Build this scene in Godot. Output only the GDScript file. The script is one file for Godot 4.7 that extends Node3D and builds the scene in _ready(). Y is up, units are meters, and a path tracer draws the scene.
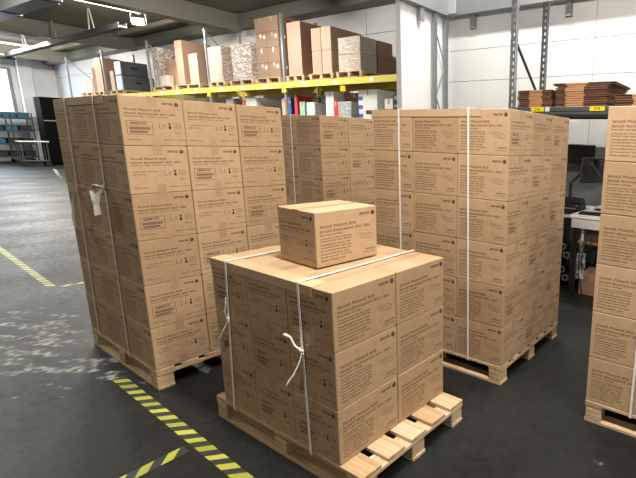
extends Node3D
# World: x runs along the stacks' printed side (towards the workbench end), -z runs into the hall, y is up, metres.

const CARTON_A := 0.4       # long side of a carton
const CARTON_B := 0.3388    # short side
const CARTON_H := 0.2939    # height
const PALLET_H := 0.144

var names := {}
var mats := {}
var meshes := {}
var rng := RandomNumberGenerator.new()
var tex := {}
var carton_protos := []
var ordinals := ["lowest", "second", "third", "fourth", "fifth", "sixth"]

# ------------------------------------------------------------------ naming
func numbered(n: String) -> String:
	if not names.has(n):
		names[n] = 0
		return n
	names[n] += 1
	return "%s_%03d" % [n, names[n]]

func tag(o: Node, label: String, category: String, group := "", kind := "") -> Node:
	if label != "": o.set_meta("label", label)
	if category != "": o.set_meta("category", category)
	if group != "": o.set_meta("group", group)
	if kind != "": o.set_meta("kind", kind)
	return o

func thing(called: String, label: String, category: String, at := Vector3.ZERO, turn := 0.0, group := "") -> Node3D:
	var o := Node3D.new()
	o.name = numbered(called)
	add_child(o)
	o.position = at
	o.rotation.y = turn
	tag(o, label, category, group)
	return o

func part(parent: Node, called: String, mesh: Mesh, m: Material, at := Vector3.ZERO, basis_ := Basis.IDENTITY) -> MeshInstance3D:
	var o := MeshInstance3D.new()
	o.name = called if parent != self else numbered(called)
	o.mesh = mesh
	if m: o.material_override = m
	o.transform = Transform3D(basis_, at)
	parent.add_child(o, true)
	return o

func structure(called: String, label: String, mesh: Mesh, m: Material, at := Vector3.ZERO) -> MeshInstance3D:
	var o := part(self, called, mesh, m, at)
	tag(o, label, "", "", "structure")
	return o

# ------------------------------------------------------------------ materials
func mat(key: String, c: Color, rough := 0.7, metal := 0.0) -> StandardMaterial3D:
	if mats.has(key): return mats[key]
	var m := StandardMaterial3D.new()
	m.albedo_color = c
	m.roughness = rough
	m.metallic = metal
	mats[key] = m
	return m

func noise_tex(key: String, freq: float, lo: Color, hi: Color, w := 256, h := 256, sx := 1.0, sy := 1.0, oct := 4) -> ImageTexture:
	if tex.has(key): return tex[key]
	var n := FastNoiseLite.new()
	n.seed = hash(key) % 10000
	n.noise_type = FastNoiseLite.TYPE_SIMPLEX_SMOOTH
	n.frequency = freq
	n.fractal_octaves = oct
	var im := Image.create(w, h, true, Image.FORMAT_RGB8)
	for y in h:
		for x in w:
			# blend copies so that the tile repeats without a seam
			var fx := float(x) / w
			var fy := float(y) / h
			var a := n.get_noise_2d(x * sx, y * sy)
			var b := n.get_noise_2d((x - w) * sx, y * sy)
			var c := n.get_noise_2d(x * sx, (y - h) * sy)
			var d := n.get_noise_2d((x - w) * sx, (y - h) * sy)
			var v: float = lerp(lerp(a, b, fx), lerp(c, d, fx), fy)
			im.set_pixel(x, y, lo.lerp(hi, clampf(v * 0.9 + 0.5, 0, 1)))
	im.generate_mipmaps()
	tex[key] = ImageTexture.create_from_image(im)
	return tex[key]

func bumps(m: StandardMaterial3D, key: String, freq: float, strength: float, sx := 1.0, sy := 1.0) -> void:
	if not tex.has(key):
		var src := noise_tex(key + "_h", freq, Color.BLACK, Color.WHITE, 256, 256, sx, sy)
		var im := src.get_image()
		im.clear_mipmaps()
		im.bump_map_to_normal_map(strength)
		im.generate_mipmaps()
		tex[key] = ImageTexture.create_from_image(im)
	m.normal_enabled = true
	m.normal_texture = tex[key]

func wood(key: String, c: Color) -> StandardMaterial3D:
	if mats.has(key): return mats[key]
	var m := mat(key, c, 0.8)
	m.albedo_texture = noise_tex("wood_grain", 0.02, Color(0.72, 0.66, 0.58), Color(1, 1, 1), 256, 256, 0.35, 3.0, 4)
	m.uv1_scale = Vector3(1.3, 3.0, 1)
	bumps(m, "wood_bump", 0.03, 1.2, 0.3, 4.0)
	m.normal_scale = 0.4
	return m

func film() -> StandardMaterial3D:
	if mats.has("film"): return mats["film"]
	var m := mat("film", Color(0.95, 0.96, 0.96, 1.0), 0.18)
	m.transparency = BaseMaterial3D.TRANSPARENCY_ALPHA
	# milky creases, plus white streaks painted into the alpha as highlights on the film
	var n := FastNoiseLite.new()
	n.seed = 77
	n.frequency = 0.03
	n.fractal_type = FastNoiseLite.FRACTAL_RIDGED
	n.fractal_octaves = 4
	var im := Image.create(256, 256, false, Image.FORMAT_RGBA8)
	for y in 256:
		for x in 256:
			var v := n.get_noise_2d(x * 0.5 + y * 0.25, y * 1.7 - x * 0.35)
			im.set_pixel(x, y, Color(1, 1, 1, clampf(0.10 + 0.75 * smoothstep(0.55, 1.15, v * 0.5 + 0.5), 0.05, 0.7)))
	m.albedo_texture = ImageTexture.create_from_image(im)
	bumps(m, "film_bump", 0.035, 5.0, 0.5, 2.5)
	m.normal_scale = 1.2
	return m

# ------------------------------------------------------------------ shapes
func quad(st: SurfaceTool, p: Array, n: Vector3, uvs: Array) -> void:
	var order := [0, 1, 2, 0, 2, 3]
	if (p[1] - p[0]).cross(p[2] - p[0]).dot(n) > 0: order = [0, 2, 1, 0, 3, 2]
	if p.size() == 3: order = order.slice(0, 3)
	for i in order:
		st.set_normal(n)
		st.set_uv(uvs[i])
		st.add_vertex(p[i])

func face_uv(p: Vector3, axis: int, s: Vector3, long_axis: int) -> Vector2:
	# metres, u along the longest side of the piece
	var others := [0, 1, 2]
	others.erase(axis)
	if others[1] == long_axis: others.reverse()
	return Vector2(p[others[0]] + s[others[0]] * 0.5, p[others[1]] + s[others[1]] * 0.5 + axis * 0.37)

func add_box(st: SurfaceTool, s: Vector3, at := Vector3.ZERO, b := Basis.IDENTITY, c := 0.0) -> void:
	var h := s * 0.5
	var la := s.max_axis_index()
	c = minf(c, minf(h.x, minf(h.y, h.z)) * 0.6)
	for axis in 3:
		var i := (axis + 1) % 3
		var j := (axis + 2) % 3
		for sg in [-1.0, 1.0]:
			var n := Vector3.ZERO
			n[axis] = sg
			var pts := []
			var uvs := []
			for k in [[-1, -1], [1, -1], [1, 1], [-1, 1]]:
				var p := Vector3.ZERO
				p[axis] = h[axis] * sg
				p[i] = (h[i] - c) * k[0]
				p[j] = (h[j] - c) * k[1]
				uvs.append(face_uv(p, axis, s, la))
				pts.append(at + b * p)
			quad(st, pts, b * n, uvs)
	if c <= 0.0: return
	for axis in 3:
		var i := (axis + 1) % 3
		var j := (axis + 2) % 3
		for si in [-1.0, 1.0]:
			for sj in [-1.0, 1.0]:
				var n := Vector3.ZERO
				n[i] = si
				n[j] = sj
				var pts := []
				var uvs := []
				for k in [[-1, 0], [1, 0], [1, 1], [-1, 1]]:
					var p := Vector3.ZERO
					p[axis] = (h[axis] - c) * k[0]
					p[i] = si * (h[i] if k[1] == 0 else h[i] - c)
					p[j] = sj * (h[j] - c if k[1] == 0 else h[j])
					uvs.append(face_uv(p, i, s, la))
					pts.append(at + b * p)
				quad(st, pts, (b * n).normalized(), uvs)
	for sx in [-1.0, 1.0]:
		for sy in [-1.0, 1.0]:
			for sz in [-1.0, 1.0]:
				var sg := Vector3(sx, sy, sz)
				var pts := []
				for k in 3:
					var p := (h - Vector3.ONE * c) * sg
					p[k] = h[k] * sg[k]
					pts.append(at + b * p)
				quad(st, pts, (b * sg).normalized(), [Vector2.ZERO, Vector2(0.01, 0), Vector2(0, 0.01)])

func start() -> SurfaceTool:
	var st := SurfaceTool.new()
	st.begin(Mesh.PRIMITIVE_TRIANGLES)
	return st

func box(s: Vector3, c := 0.003) -> Mesh:
	var key := "box%.4f,%.4f,%.4f,%.4f" % [s.x, s.y, s.z, c]
	if not meshes.has(key):
		var st := start()
		add_box(st, s, Vector3.ZERO, Basis.IDENTITY, c)
		meshes[key] = st.commit()
	return meshes[key]

func boxes(list: Array, c := 0.002) -> Mesh:
	# list of [size, centre] or [size, centre, basis]: the joined pieces of one part
	var st := start()
	for b in list:
		add_box(st, b[0], b[1], b[2] if b.size() > 2 else Basis.IDENTITY, c)
	return st.commit()

func add_tube(st: SurfaceTool, pts: Array, r: float, sides := 10) -> void:
	var rings := []
	for i in pts.size():
		var dir: Vector3 = (pts[mini(i + 1, pts.size() - 1)] - pts[maxi(i - 1, 0)]).normalized()
		var up := Vector3.UP if absf(dir.y) < 0.9 else Vector3.RIGHT
		var a := dir.cross(up).normalized()
		var b := dir.cross(a).normalized()
		var ring := []
		for k in sides:
			var t := TAU * k / sides
			ring.append([pts[i] + (a * cos(t) + b * sin(t)) * r, a * cos(t) + b * sin(t)])
		rings.append(ring)
	for i in rings.size() - 1:
		for k in sides:
			var k2 := (k + 1) % sides
			var n: Vector3 = ((rings[i][k][1] + rings[i][k2][1]) as Vector3).normalized()
			quad(st, [rings[i][k][0], rings[i][k2][0], rings[i + 1][k2][0], rings[i + 1][k][0]], n, [Vector2(0, 0), Vector2(0.1, 0), Vector2(0.1, 1), Vector2(0, 1)])
	for e in [0, rings.size() - 1]:
		var n2: Vector3 = (pts[0] - pts[1]).normalized() if e == 0 else (pts[-1] - pts[-2]).normalized()
		for k in sides:
			quad(st, [pts[e], rings[e][k][0], rings[e][(k + 1) % sides][0]], n2, [Vector2.ZERO, Vector2.ZERO, Vector2.ZERO])

func tube(pts: Array, r: float, sides := 10) -> Mesh:
	var st := start()
	add_tube(st, pts, r, sides)
	return st.commit()

func ribbon(pts: Array, side: Vector3, w: float, t := 0.0012, w_end := -1.0) -> Mesh:
	# flat band with thickness along a polyline; side is the direction of its width
	var st := start()
	var rows := []
	for i in pts.size():
		var dir: Vector3 = (pts[mini(i + 1, pts.size() - 1)] - pts[maxi(i - 1, 0)]).normalized()
		var s := (side - dir * side.dot(dir)).normalized()
		var n := dir.cross(s).normalized()
		var hw := (w if w_end < 0 else lerpf(w, w_end, float(i) / (pts.size() - 1))) * 0.5
		rows.append([pts[i] + s * hw + n * t, pts[i] - s * hw + n * t, pts[i] - s * hw - n * t, pts[i] + s * hw - n * t, n, s])
	var u := [Vector2(0, 0), Vector2(1, 0), Vector2(1, 1), Vector2(0, 1)]
	for i in rows.size() - 1:
		var a: Array = rows[i]
		var b: Array = rows[i + 1]
		quad(st, [a[0], a[1], b[1], b[0]], a[4], u)
		quad(st, [a[2], a[3], b[3], b[2]], -a[4], u)
		quad(st, [a[1], a[2], b[2], b[1]], -a[5], u)
		quad(st, [a[3], a[0], b[0], b[3]], a[5], u)
	return st.commit()

# ------------------------------------------------------------------ print on the cartons
func ink_text(im: Image, s: String, x: float, y: float, em: float, c: Color, bold := false) -> void:
	# rasterises the outline of TextMesh lettering into the picture; (x, y) is the left end of the baseline
	var tm := TextMesh.new()
	var f := SystemFont.new()
	f.font_names = PackedStringArray(["Droid Sans"])
	if bold: f.font_weight = 700
	tm.font = f
	tm.font_size = 64
	tm.pixel_size = 1.0 / 64.0
	tm.depth = 0.0
	tm.curve_step = 2.0
	tm.horizontal_alignment = HORIZONTAL_ALIGNMENT_LEFT
	tm.vertical_alignment = VERTICAL_ALIGNMENT_BOTTOM
	tm.text = s
	var arr := tm.get_mesh_arrays()
	if arr.is_empty() or arr[Mesh.ARRAY_VERTEX] == null: return
	var vs: PackedVector3Array = arr[Mesh.ARRAY_VERTEX]
	var raw = arr[Mesh.ARRAY_INDEX]
	var idx := PackedInt32Array()
	if raw != null: idx = raw
	if idx.is_empty():
		for i in vs.size(): idx.append(i)
	var lowest := 1e9
	var left := 1e9
	for v in vs:
		lowest = minf(lowest, v.y)
		left = minf(left, v.x)
	for t in range(0, idx.size(), 3):
		var p := []
		for k in 3:
			var v := vs[idx[t + k]]
			p.append(Vector2(x + (v.x - left) * em, y - (v.y - lowest) * em))
		ink_triangle(im, p[0], p[1], p[2], c)

func ink_triangle(im: Image, a: Vector2, b: Vector2, c: Vector2, col: Color) -> void:
	var y0 := int(floor(minf(a.y, minf(b.y, c.y))))
	var y1 := int(ceil(maxf(a.y, maxf(b.y, c.y))))
	for y in range(maxi(y0, 0), mini(y1 + 1, im.get_height())):
		var yy := y + 0.5
		var lo := 1e9
		var hi := -1e9
		for e in [[a, b], [b, c], [c, a]]:
			var p: Vector2 = e[0]
			var q: Vector2 = e[1]
			if (p.y <= yy) == (q.y <= yy): continue
			var xx := p.x + (q.x - p.x) * (yy - p.y) / (q.y - p.y)
			lo = minf(lo, xx)
			hi = maxf(hi, xx)
		if hi < lo: continue
		var x0 := int(round(lo))
		var x1 := int(round(hi))
		if x1 > x0: im.fill_rect(Rect2i(x0, y, x1 - x0, 1), col)

func ink_disc(im: Image, cx: float, cy: float, r: float, c: Color) -> void:
	for y in range(int(cy - r), int(cy + r) + 1):
		var w := r * r - (y + 0.5 - cy) * (y + 0.5 - cy)
		if w > 0: im.fill_rect(Rect2i(int(cx - sqrt(w)), y, int(2 * sqrt(w)), 1), c)

func ink_line(im: Image, pts: Array, w: float, c: Color) -> void:
	for i in pts.size() - 1:
		var p: Vector2 = pts[i]
		var q: Vector2 = pts[i + 1]
		var n := (q - p).orthogonal().normalized() * w * 0.5
		ink_triangle(im, p + n, p - n, q - n, c)
		ink_triangle(im, p + n, q - n, q + n, c)

func ink_logo(im: Image, x: float, y: float, s: float, ink: Color, clear: Color) -> void:
	# word and ball with the crossing ribbons
	ink_text(im, "xerox", x, y, s, ink, true)
	var cx := x + s * 3.55
	var cy := y - s * 0.28
	var r := s * 0.5
	ink_disc(im, cx, cy, r, ink)
	ink_line(im, [Vector2(cx - r * 0.95, cy + r * 0.15), Vector2(cx - r * 0.1, cy - r * 0.05), Vector2(cx + r * 0.8, cy - r * 0.75)], s * 0.055, clear)
	ink_line(im, [Vector2(cx - r * 0.5, cy - r * 0.75), Vector2(cx - r * 0.1, cy - r * 0.05), Vector2(cx + r * 0.55, cy + r * 0.85)], s * 0.055, clear)

func kraft_base(w: int, h: int, seed_: int) -> Image:
	var n := FastNoiseLite.new()
	n.seed = seed_
	n.frequency = 0.25
	n.fractal_octaves = 2
	var n2 := FastNoiseLite.new()
	n2.seed = seed_ + 7
	n2.frequency = 0.012
	n2.fractal_octaves = 3
	var im := Image.create(w, h, false, Image.FORMAT_RGBA8)
	for y in h:
		for x in w:
			var v := 0.955 + 0.035 * n.get_noise_2d(x * 0.6, y * 1.6) + 0.04 * n2.get_noise_2d(x, y)
			im.set_pixel(x, y, Color(v, v * 0.995, v * 0.985, 1))
	return im

func face_texture(kind: String) -> ImageTexture:
	var key := "face_" + kind
	if tex.has(key): return tex[key]
	var W := 512
	var H := 376 if kind == "text" else 444
	var S := 2
	var ink_im := Image.create(W * S, H * S, false, Image.FORMAT_RGBA8)
	ink_im.fill(Color(0.33, 0.22, 0.16, 0.0))
	var ink := Color(0.36, 0.25, 0.18, 0.78)
	var dark := Color(0.2, 0.13, 0.1, 0.92)
	var clear := Color(0.33, 0.22, 0.16, 0.0)
	var w := float(W * S)
	var h := float(H * S)
	if kind == "text":
		ink_logo(ink_im, w * 0.70, h * 0.14, h * 0.092, dark, clear)
		ink_text(ink_im, "Xerox® Phaser® 3610", w * 0.055, h * 0.295, h * 0.075, ink, true)
		ink_text(ink_im, "Xerox® WorkCentre® 3615 / 3655", w * 0.055, h * 0.378, h * 0.07, ink, true)
		var lines := ["Black toner cartridge", "Cartouche de toner noir haute", "Cartuccia toner nero, alta cap.", "Tonerkassette schwarz, hohe", "Cartucho de toner negro, alto", "Cartucho de toner preto, alta", "Tonercassette zwart, grote", "Sort tonerpatron / Svart toner", "Musta varikasetti, suuri"]
		for i in lines.size():
			ink_text(ink_im, lines[i], w * 0.055, h * (0.447 + i * 0.059), h * 0.047, ink, true)
		# outline of the cartridge
		var ox := w * 0.70
		var oy := h * 0.50
		ink_line(ink_im, [Vector2(ox, oy), Vector2(ox + w * 0.17, oy + h * 0.015), Vector2(ox + w * 0.225, oy + h * 0.05), Vector2(ox + w * 0.225, oy + h * 0.125), Vector2(ox + w * 0.19, oy + h * 0.135), Vector2(ox + w * 0.03, oy + h * 0.10), Vector2(ox, oy + h * 0.075), Vector2(ox, oy)], 5, ink)
		ink_line(ink_im, [Vector2(ox + w * 0.02, oy + h * 0.035), Vector2(ox + w * 0.17, oy + h * 0.055), Vector2(ox + w * 0.22, oy + h * 0.055)], 5, ink)
		ink_line(ink_im, [Vector2(ox + w * 0.03, oy + h * 0.065), Vector2(ox + w * 0.17, oy + h * 0.09), Vector2(ox + w * 0.19, oy + h * 0.13)], 4, ink)
		ink_text(ink_im, "106R02722", w * 0.79, h * 0.855, h * 0.05, ink, true)
		ink_text(ink_im, "Made in Japan", w * 0.765, h * 0.92, h * 0.045, ink)
	else:
		ink_logo(ink_im, w * 0.66, h * 0.13, h * 0.08, dark, clear)
		ink_text(ink_im, "Xerox® Phaser® 3610", w * 0.06, h * 0.285, h * 0.062, ink, true)
		ink_text(ink_im, "Xerox® WorkCentre® 3615 / 3655", w * 0.06, h * 0.362, h * 0.058, ink, true)
		ink_text(ink_im, "Toner Cartridge / Cartouche de toner", w * 0.06, h * 0.425, h * 0.047, ink)
		if kind == "label":
			var x0 := w * 0.07
			var y0 := h * 0.50
			ink_line(ink_im, [Vector2(x0, y0), Vector2(x0 + w * 0.4, y0), Vector2(x0 + w * 0.4, y0 + h * 0.27), Vector2(x0, y0 + h * 0.27), Vector2(x0, y0 - 3)], 6, dark)
			ink_line(ink_im, [Vector2(x0, y0 + h * 0.095), Vector2(x0 + w * 0.4, y0 + h * 0.095)], 4, dark)
			ink_text(ink_im, "106R02722", x0 + w * 0.05, y0 + h * 0.065, h * 0.06, dark, true)
			var bx := x0 + w * 0.04
			var k := 0
			while bx < x0 + w * 0.36:
				var bw := 3 + (k * 7) % 5
				ink_im.fill_rect(Rect2i(int(bx), int(y0 + h * 0.12), bw, int(h * 0.055)), dark)
				if bx < x0 + w * 0.31: ink_im.fill_rect(Rect2i(int(bx), int(y0 + h * 0.195), bw, int(h * 0.05)), dark)
				bx += bw + 3 + (k * 5) % 4
				k += 1
		else:
			ink_text(ink_im, "14 100 pages / ISO 19752", w * 0.06, h * 0.56, h * 0.042, ink)
			ink_text(ink_im, "High capacity", w * 0.06, h * 0.62, h * 0.042, ink)
		# handling marks: box outline, bottle with arrow, stacking grid
		var ix := w * 0.58
		var iy := h * 0.52
		ink_line(ink_im, [Vector2(ix, iy), Vector2(ix, iy + h * 0.11), Vector2(ix + w * 0.045, iy + h * 0.11)], 6, dark)
		ink_line(ink_im, [Vector2(ix + w * 0.07, iy + h * 0.11), Vector2(ix + w * 0.07, iy + h * 0.03), Vector2(ix + w * 0.1, iy + h * 0.03), Vector2(ix + w * 0.1, iy + h * 0.11)], 5, dark)
		ink_disc(ink_im, ix + w * 0.175, iy + h * 0.095, w * 0.024, dark)
		ink_im.fill_rect(Rect2i(int(ix + w * 0.165), int(iy), int(w * 0.02), int(h * 0.08)), dark)
		ink_im.fill_rect(Rect2i(int(ix + w * 0.15), int(iy), int(w * 0.05), int(h * 0.02)), dark)
		for r in 3:
			ink_line(ink_im, [Vector2(ix + w * 0.25, iy + r * h * 0.048), Vector2(ix + w * 0.35, iy + r * h * 0.048)], 5, ink)
			ink_line(ink_im, [Vector2(ix + w * (0.25 + r * 0.05), iy), Vector2(ix + w * (0.25 + r * 0.05), iy + h * 0.1)], 5, ink)
		ink_text(ink_im, "10 / 4", w * 0.82, h * 0.74, h * 0.052, ink, true)
		ink_text(ink_im, "Made in Japan", w * 0.06, h * 0.905, h * 0.04, ink)
		ink_text(ink_im, "www.xerox.com/recycle", w * 0.63, h * 0.905, h * 0.045, ink)
	ink_im.resize(W, H, Image.INTERPOLATE_LANCZOS)
	var im := kraft_base(W, H, 11 if kind == "text" else 12)
	im.blend_rect(ink_im, Rect2i(0, 0, W, H), Vector2i.ZERO)
	im.convert(Image.FORMAT_RGB8)
	im.generate_mipmaps()
	tex[key] = ImageTexture.create_from_image(im)
	return tex[key]

func carton_mesh(a: float, h: float, b: float, ms: Array) -> ArrayMesh:
	# chamfered carton, base at y = 0; long printed sides +-z, short sides +x (label) and -x
	var m := ArrayMesh.new()
	var c := 0.0035
	var sides := [start(), start(), start()]
	var X := a * 0.5
	var Z := b * 0.5
	var u := [Vector2(0, 1), Vector2(1, 1), Vector2(1, 0), Vector2(0, 0)]
	for sg in [1.0, -1.0]:
		var n := Vector3(0, 0, sg)
		quad(sides[0], [Vector3(-sg * (X - c), c, sg * Z), Vector3(sg * (X - c), c, sg * Z), Vector3(sg * (X - c), h - c, sg * Z), Vector3(-sg * (X - c), h - c, sg * Z)], n, u)
		n = Vector3(sg, 0, 0)
		var st: SurfaceTool = sides[1] if sg > 0 else sides[2]
		quad(st, [Vector3(sg * X, c, sg * (Z - c)), Vector3(sg * X, c, -sg * (Z - c)), Vector3(sg * X, h - c, -sg * (Z - c)), Vector3(sg * X, h - c, sg * (Z - c))], n, u)
	for k in 3:
		sides[k].commit(m)
		m.surface_set_material(k, ms[k])
	# top, bottom and rounded edges: chamfered box without its four side faces; the top shows two flaps with a joint between them
	var st2 := start()
	for sz in [-1.0, 1.0]:
		var z0: float = 0.0012 * sz
		var z1: float = (Z - c) * sz
		for y in [0.0, h]:
			var pts := [Vector3(-X + c, y, z0), Vector3(X - c, y, z0), Vector3(X - c, y, z1), Vector3(-X + c, y, z1)]
			quad(st2, pts, Vector3(0, 1 if y > 0 else -1, 0), pts.map(func(p): return Vector2(p.x, p.z) * 2.0))
		quad(st2, [Vector3(-X + c, h, z0), Vector3(X - c, h, z0), Vector3(X - c, h - 0.004, z0), Vector3(-X + c, h - 0.004, z0)], Vector3(0, 0, -sz), u)
	quad(st2, [Vector3(-X + c, h - 0.004, -0.0012), Vector3(X - c, h - 0.004, -0.0012), Vector3(X - c, h - 0.004, 0.0012), Vector3(-X + c, h - 0.004, 0.0012)], Vector3.UP, u)
	var half := Vector3(X, h * 0.5, Z)
	var mid := Vector3(0, h * 0.5, 0)
	for axis in 3:
		var i := (axis + 1) % 3
		var j := (axis + 2) % 3
		for si in [-1.0, 1.0]:
			for sj in [-1.0, 1.0]:
				var n := Vector3.ZERO
				n[i] = si
				n[j] = sj
				var pts := []
				for k in [[-1, 0], [1, 0], [1, 1], [-1, 1]]:
					var p := Vector3.ZERO
					p[axis] = (half[axis] - c) * k[0]
					p[i] = si * (half[i] if k[1] == 0 else half[i] - c)
					p[j] = sj * (half[j] - c if k[1] == 0 else half[j])
					pts.append(mid + p)
				quad(st2, pts, n.normalized(), u)
	st2.commit(m)
	m.surface_set_material(3, ms[3])
	return m

func tape_mesh(a: float, h: float, top: bool) -> Mesh:
	var t := 0.0005
	var w := 0.05
	var drop := 0.055
	var y: float = h + t * 0.5 if top else -t * 0.5
	var yd: float = h - drop * 0.5 if top else drop * 0.5
	return boxes([[Vector3(a + 2 * t, t, w), Vector3(0, y, 0)], [Vector3(t, drop, w), Vector3(a * 0.5 + t * 0.5, yd, 0)], [Vector3(t, drop, w), Vector3(-a * 0.5 - t * 0.5, yd, 0)]], 0.0)

func make_carton_protos() -> void:
	var tones := [Color(0.69, 0.575, 0.445), Color(0.665, 0.55, 0.42), Color(0.71, 0.595, 0.465)]
	var tape := mat("tape", Color(0.635, 0.515, 0.405), 0.34)
	var a := CARTON_A - 0.003
	var b := CARTON_B - 0.003
	var h := CARTON_H - 0.0018
	var plain := kraft_base(256, 256, 40)
	plain.convert(Image.FORMAT_RGB8)
	plain.generate_mipmaps()
	var plain_t := ImageTexture.create_from_image(plain)
	for k in tones.size():
		var ms := []
		for f in ["text", "label", "icons", "plain"]:
			var m := mat("kraft_%s_%d" % [f, k], tones[k], 0.78)
			m.albedo_texture = plain_t if f == "plain" else face_texture(f)
			bumps(m, "kraft_bump", 0.06, 1.5, 1.0, 1.0)
			m.normal_scale = 0.18
			ms.append(m)
		var o := Node3D.new()
		var body := part(o, "body", carton_mesh(a, h, b, ms), null)
		body.name = "body"
		part(o, "top_tape", tape_mesh(a, h, true), tape)
		part(o, "bottom_tape", tape_mesh(a, h, false), tape)
		carton_protos.append(o)

func carton(at: Vector3, turn: float, label: String, group: String) -> Node3D:
	var o: Node3D = carton_protos[rng.randi() % carton_protos.size()].duplicate()
	o.name = numbered("toner_carton")
	add_child(o)
	o.position = at
	o.rotation.y = turn
	tag(o, label, "carton", group)
	return o

# ------------------------------------------------------------------ pallets
func pallet(at: Vector3, turn: float, lx: float, lz: float, label: String, group := "", tone := 0) -> Node3D:
	# origin at one bottom corner; reaches along local -x and -z; deck boards run along x
	var o := thing("wooden_pallet", label, "pallet", at, turn, group)
	var tones := [Color(0.84, 0.75, 0.62), Color(0.79, 0.68, 0.54), Color(0.87, 0.79, 0.68), Color(0.72, 0.60, 0.46)]
	var wm := []
	for k in tones.size(): wm.append(wood("pine_%d" % k, tones[k]))
	var t := 0.022
	var n := 5 if lz < 0.9 else 7
	var bw := 0.125 if lz < 0.9 else 0.108
	for i in n:
		var z := -lerpf(bw * 0.5, lz - bw * 0.5, float(i) / (n - 1))
		part(o, "deck_board", box(Vector3(lx, t, bw), 0.003), wm[(i * 2 + tone) % 3], Vector3(-lx * 0.5, PALLET_H - t * 0.5, z))
	for i in 3:
		var x := -lerpf(0.055, lx - 0.055, i / 2.0)
		part(o, "cross_board", box(Vector3(0.11, t, lz), 0.003), wm[(i + tone + 1) % 4], Vector3(x, PALLET_H - t * 1.5, -lz * 0.5))
		for j in 3:
			var z := -lerpf(0.05, lz - 0.05, j / 2.0)
			part(o, "block", box(Vector3(0.098, 0.078, 0.1), 0.004), wm[(i + j * 2 + tone) % 3], Vector3(x, 0.022 + 0.039, z))
	for j in 3:
		var z := -lerpf(0.05, lz - 0.05, j / 2.0)
		part(o, "bottom_board", box(Vector3(lx, t, 0.1), 0.003), wm[(j + tone) % 3], Vector3(-lx * 0.5, t * 0.5, z))
	return o

# ------------------------------------------------------------------ straps and edge guards
func strap(base: Transform3D, x: float, top: float, depth: float, floor_y: float, label: String, group: String, knot_y := -1.0, tails := [], lean := 0.0) -> void:
	# band around a stack at local x = -x, hugging its printed side (z = 0), top and rear; lean tilts it a little along the side
	var o := thing("strap", label, "strap", Vector3.ZERO, 0.0, group)
	o.transform = base
	var m := mat("strap_white", Color(0.86, 0.85, 0.82), 0.45)
	var g := 0.005
	var r := 0.008
	var p := func(z: float, y: float) -> Vector3: return Vector3(-x - lean * (top - y) / top, y, z)
	var pts := [p.call(g, floor_y), p.call(g, top * 0.5), p.call(g, top - r), p.call(g, top + g * 0.3), p.call(g * 0.3, top + g), p.call(-r, top + g), p.call(-depth * 0.5, top + g), p.call(-depth + r, top + g), p.call(-depth - g * 0.3, top + g), p.call(-depth - g, top + g * 0.3), p.call(-depth - g, top - r), p.call(-depth - g, floor_y), p.call(-depth, floor_y - 0.003), p.call(-depth * 0.5, floor_y - 0.004), p.call(0.0, floor_y - 0.003), p.call(g, floor_y)]
	part(o, "band", ribbon(pts, Vector3(1, 0, 0), 0.0145), m)
	if knot_y > 0:
		var kx := -x - lean * (top - knot_y) / top
		part(o, "knot", boxes([[Vector3(0.026, 0.014, 0.011), Vector3(kx, knot_y, 0.009), Basis(Vector3.BACK, 0.3)], [Vector3(0.02, 0.012, 0.009), Vector3(kx + 0.003, knot_y - 0.012, 0.009), Basis(Vector3.BACK, -0.5)], [Vector3(0.01, 0.026, 0.006), Vector3(kx - 0.007, knot_y + 0.004, 0.011)]], 0.003), m)
		for t in tails:
			var q := []
			for v in t[0]: q.append(Vector3(kx + v[0], knot_y + v[1], 0.010 + v[2]))
			part(o, "tail", ribbon(q, t[2], t[1], 0.0012, t[3]), m)

func edge_guard(base: Transform3D, x0: float, x1: float, top: float, label: String, group: String, drop := 0.05, reach := 0.06) -> void:
	var o := thing("edge_guard", label, "edge guard", Vector3.ZERO, 0.0, group)
	o.transform = base
	var m := mat("guard_board", Color(0.71, 0.595, 0.46), 0.8)
	var l := x1 - x0
	var xc := -(x0 + x1) * 0.5
	part(o, "front_flange", box(Vector3(l, drop, 0.0022), 0.0008), m, Vector3(xc, top + 0.0022 - drop * 0.5, 0.0011))
	part(o, "top_flange", box(Vector3(l, 0.0022, reach), 0.0008), m, Vector3(xc, top + 0.0011, -reach * 0.5))

# ------------------------------------------------------------------ strapped stacks of cartons
func stack(at: Vector3, turn: float, where: String, group: String, pal: String, layers: int, skip_right := false) -> Transform3D:
	var base := Transform3D(Basis(Vector3.UP, turn), at)
	pallet(at, turn, 1.2, 1.016, pal)
	for k in layers:
		for i in 3:
			for j in 3:
				if i > 0 and j > 0: continue
				if skip_right and (i < 1 or j > 0): continue
				var jit := Vector3(rng.randf_range(-0.0008, 0.0008), 0, rng.randf_range(-0.0008, 0.0008))
				if j == 0: jit.z = rng.randf_range(-0.0008, 0.0006)
				var p := base * (Vector3(-CARTON_A * (i + 0.5), PALLET_H + CARTON_H * k + 0.001, -CARTON_B * (j + 0.5)) + jit)
				var col := "corner column"
				if i > 0: col = ["", "middle column of text side", "end column of text side"][i]
				if j > 0: col = ["", "middle column of icon side", "end column of icon side"][j]
				if skip_right: col = ["", "middle column", "corner column"][i]
				var flip := PI if (k + j) % 2 == 0 else 0.0
				carton(p, turn + flip, "kraft carton, %s layer up, %s, %s" % [ordinals[k] if k < layers - 1 else "top", col, where], group)
	return base

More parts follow.
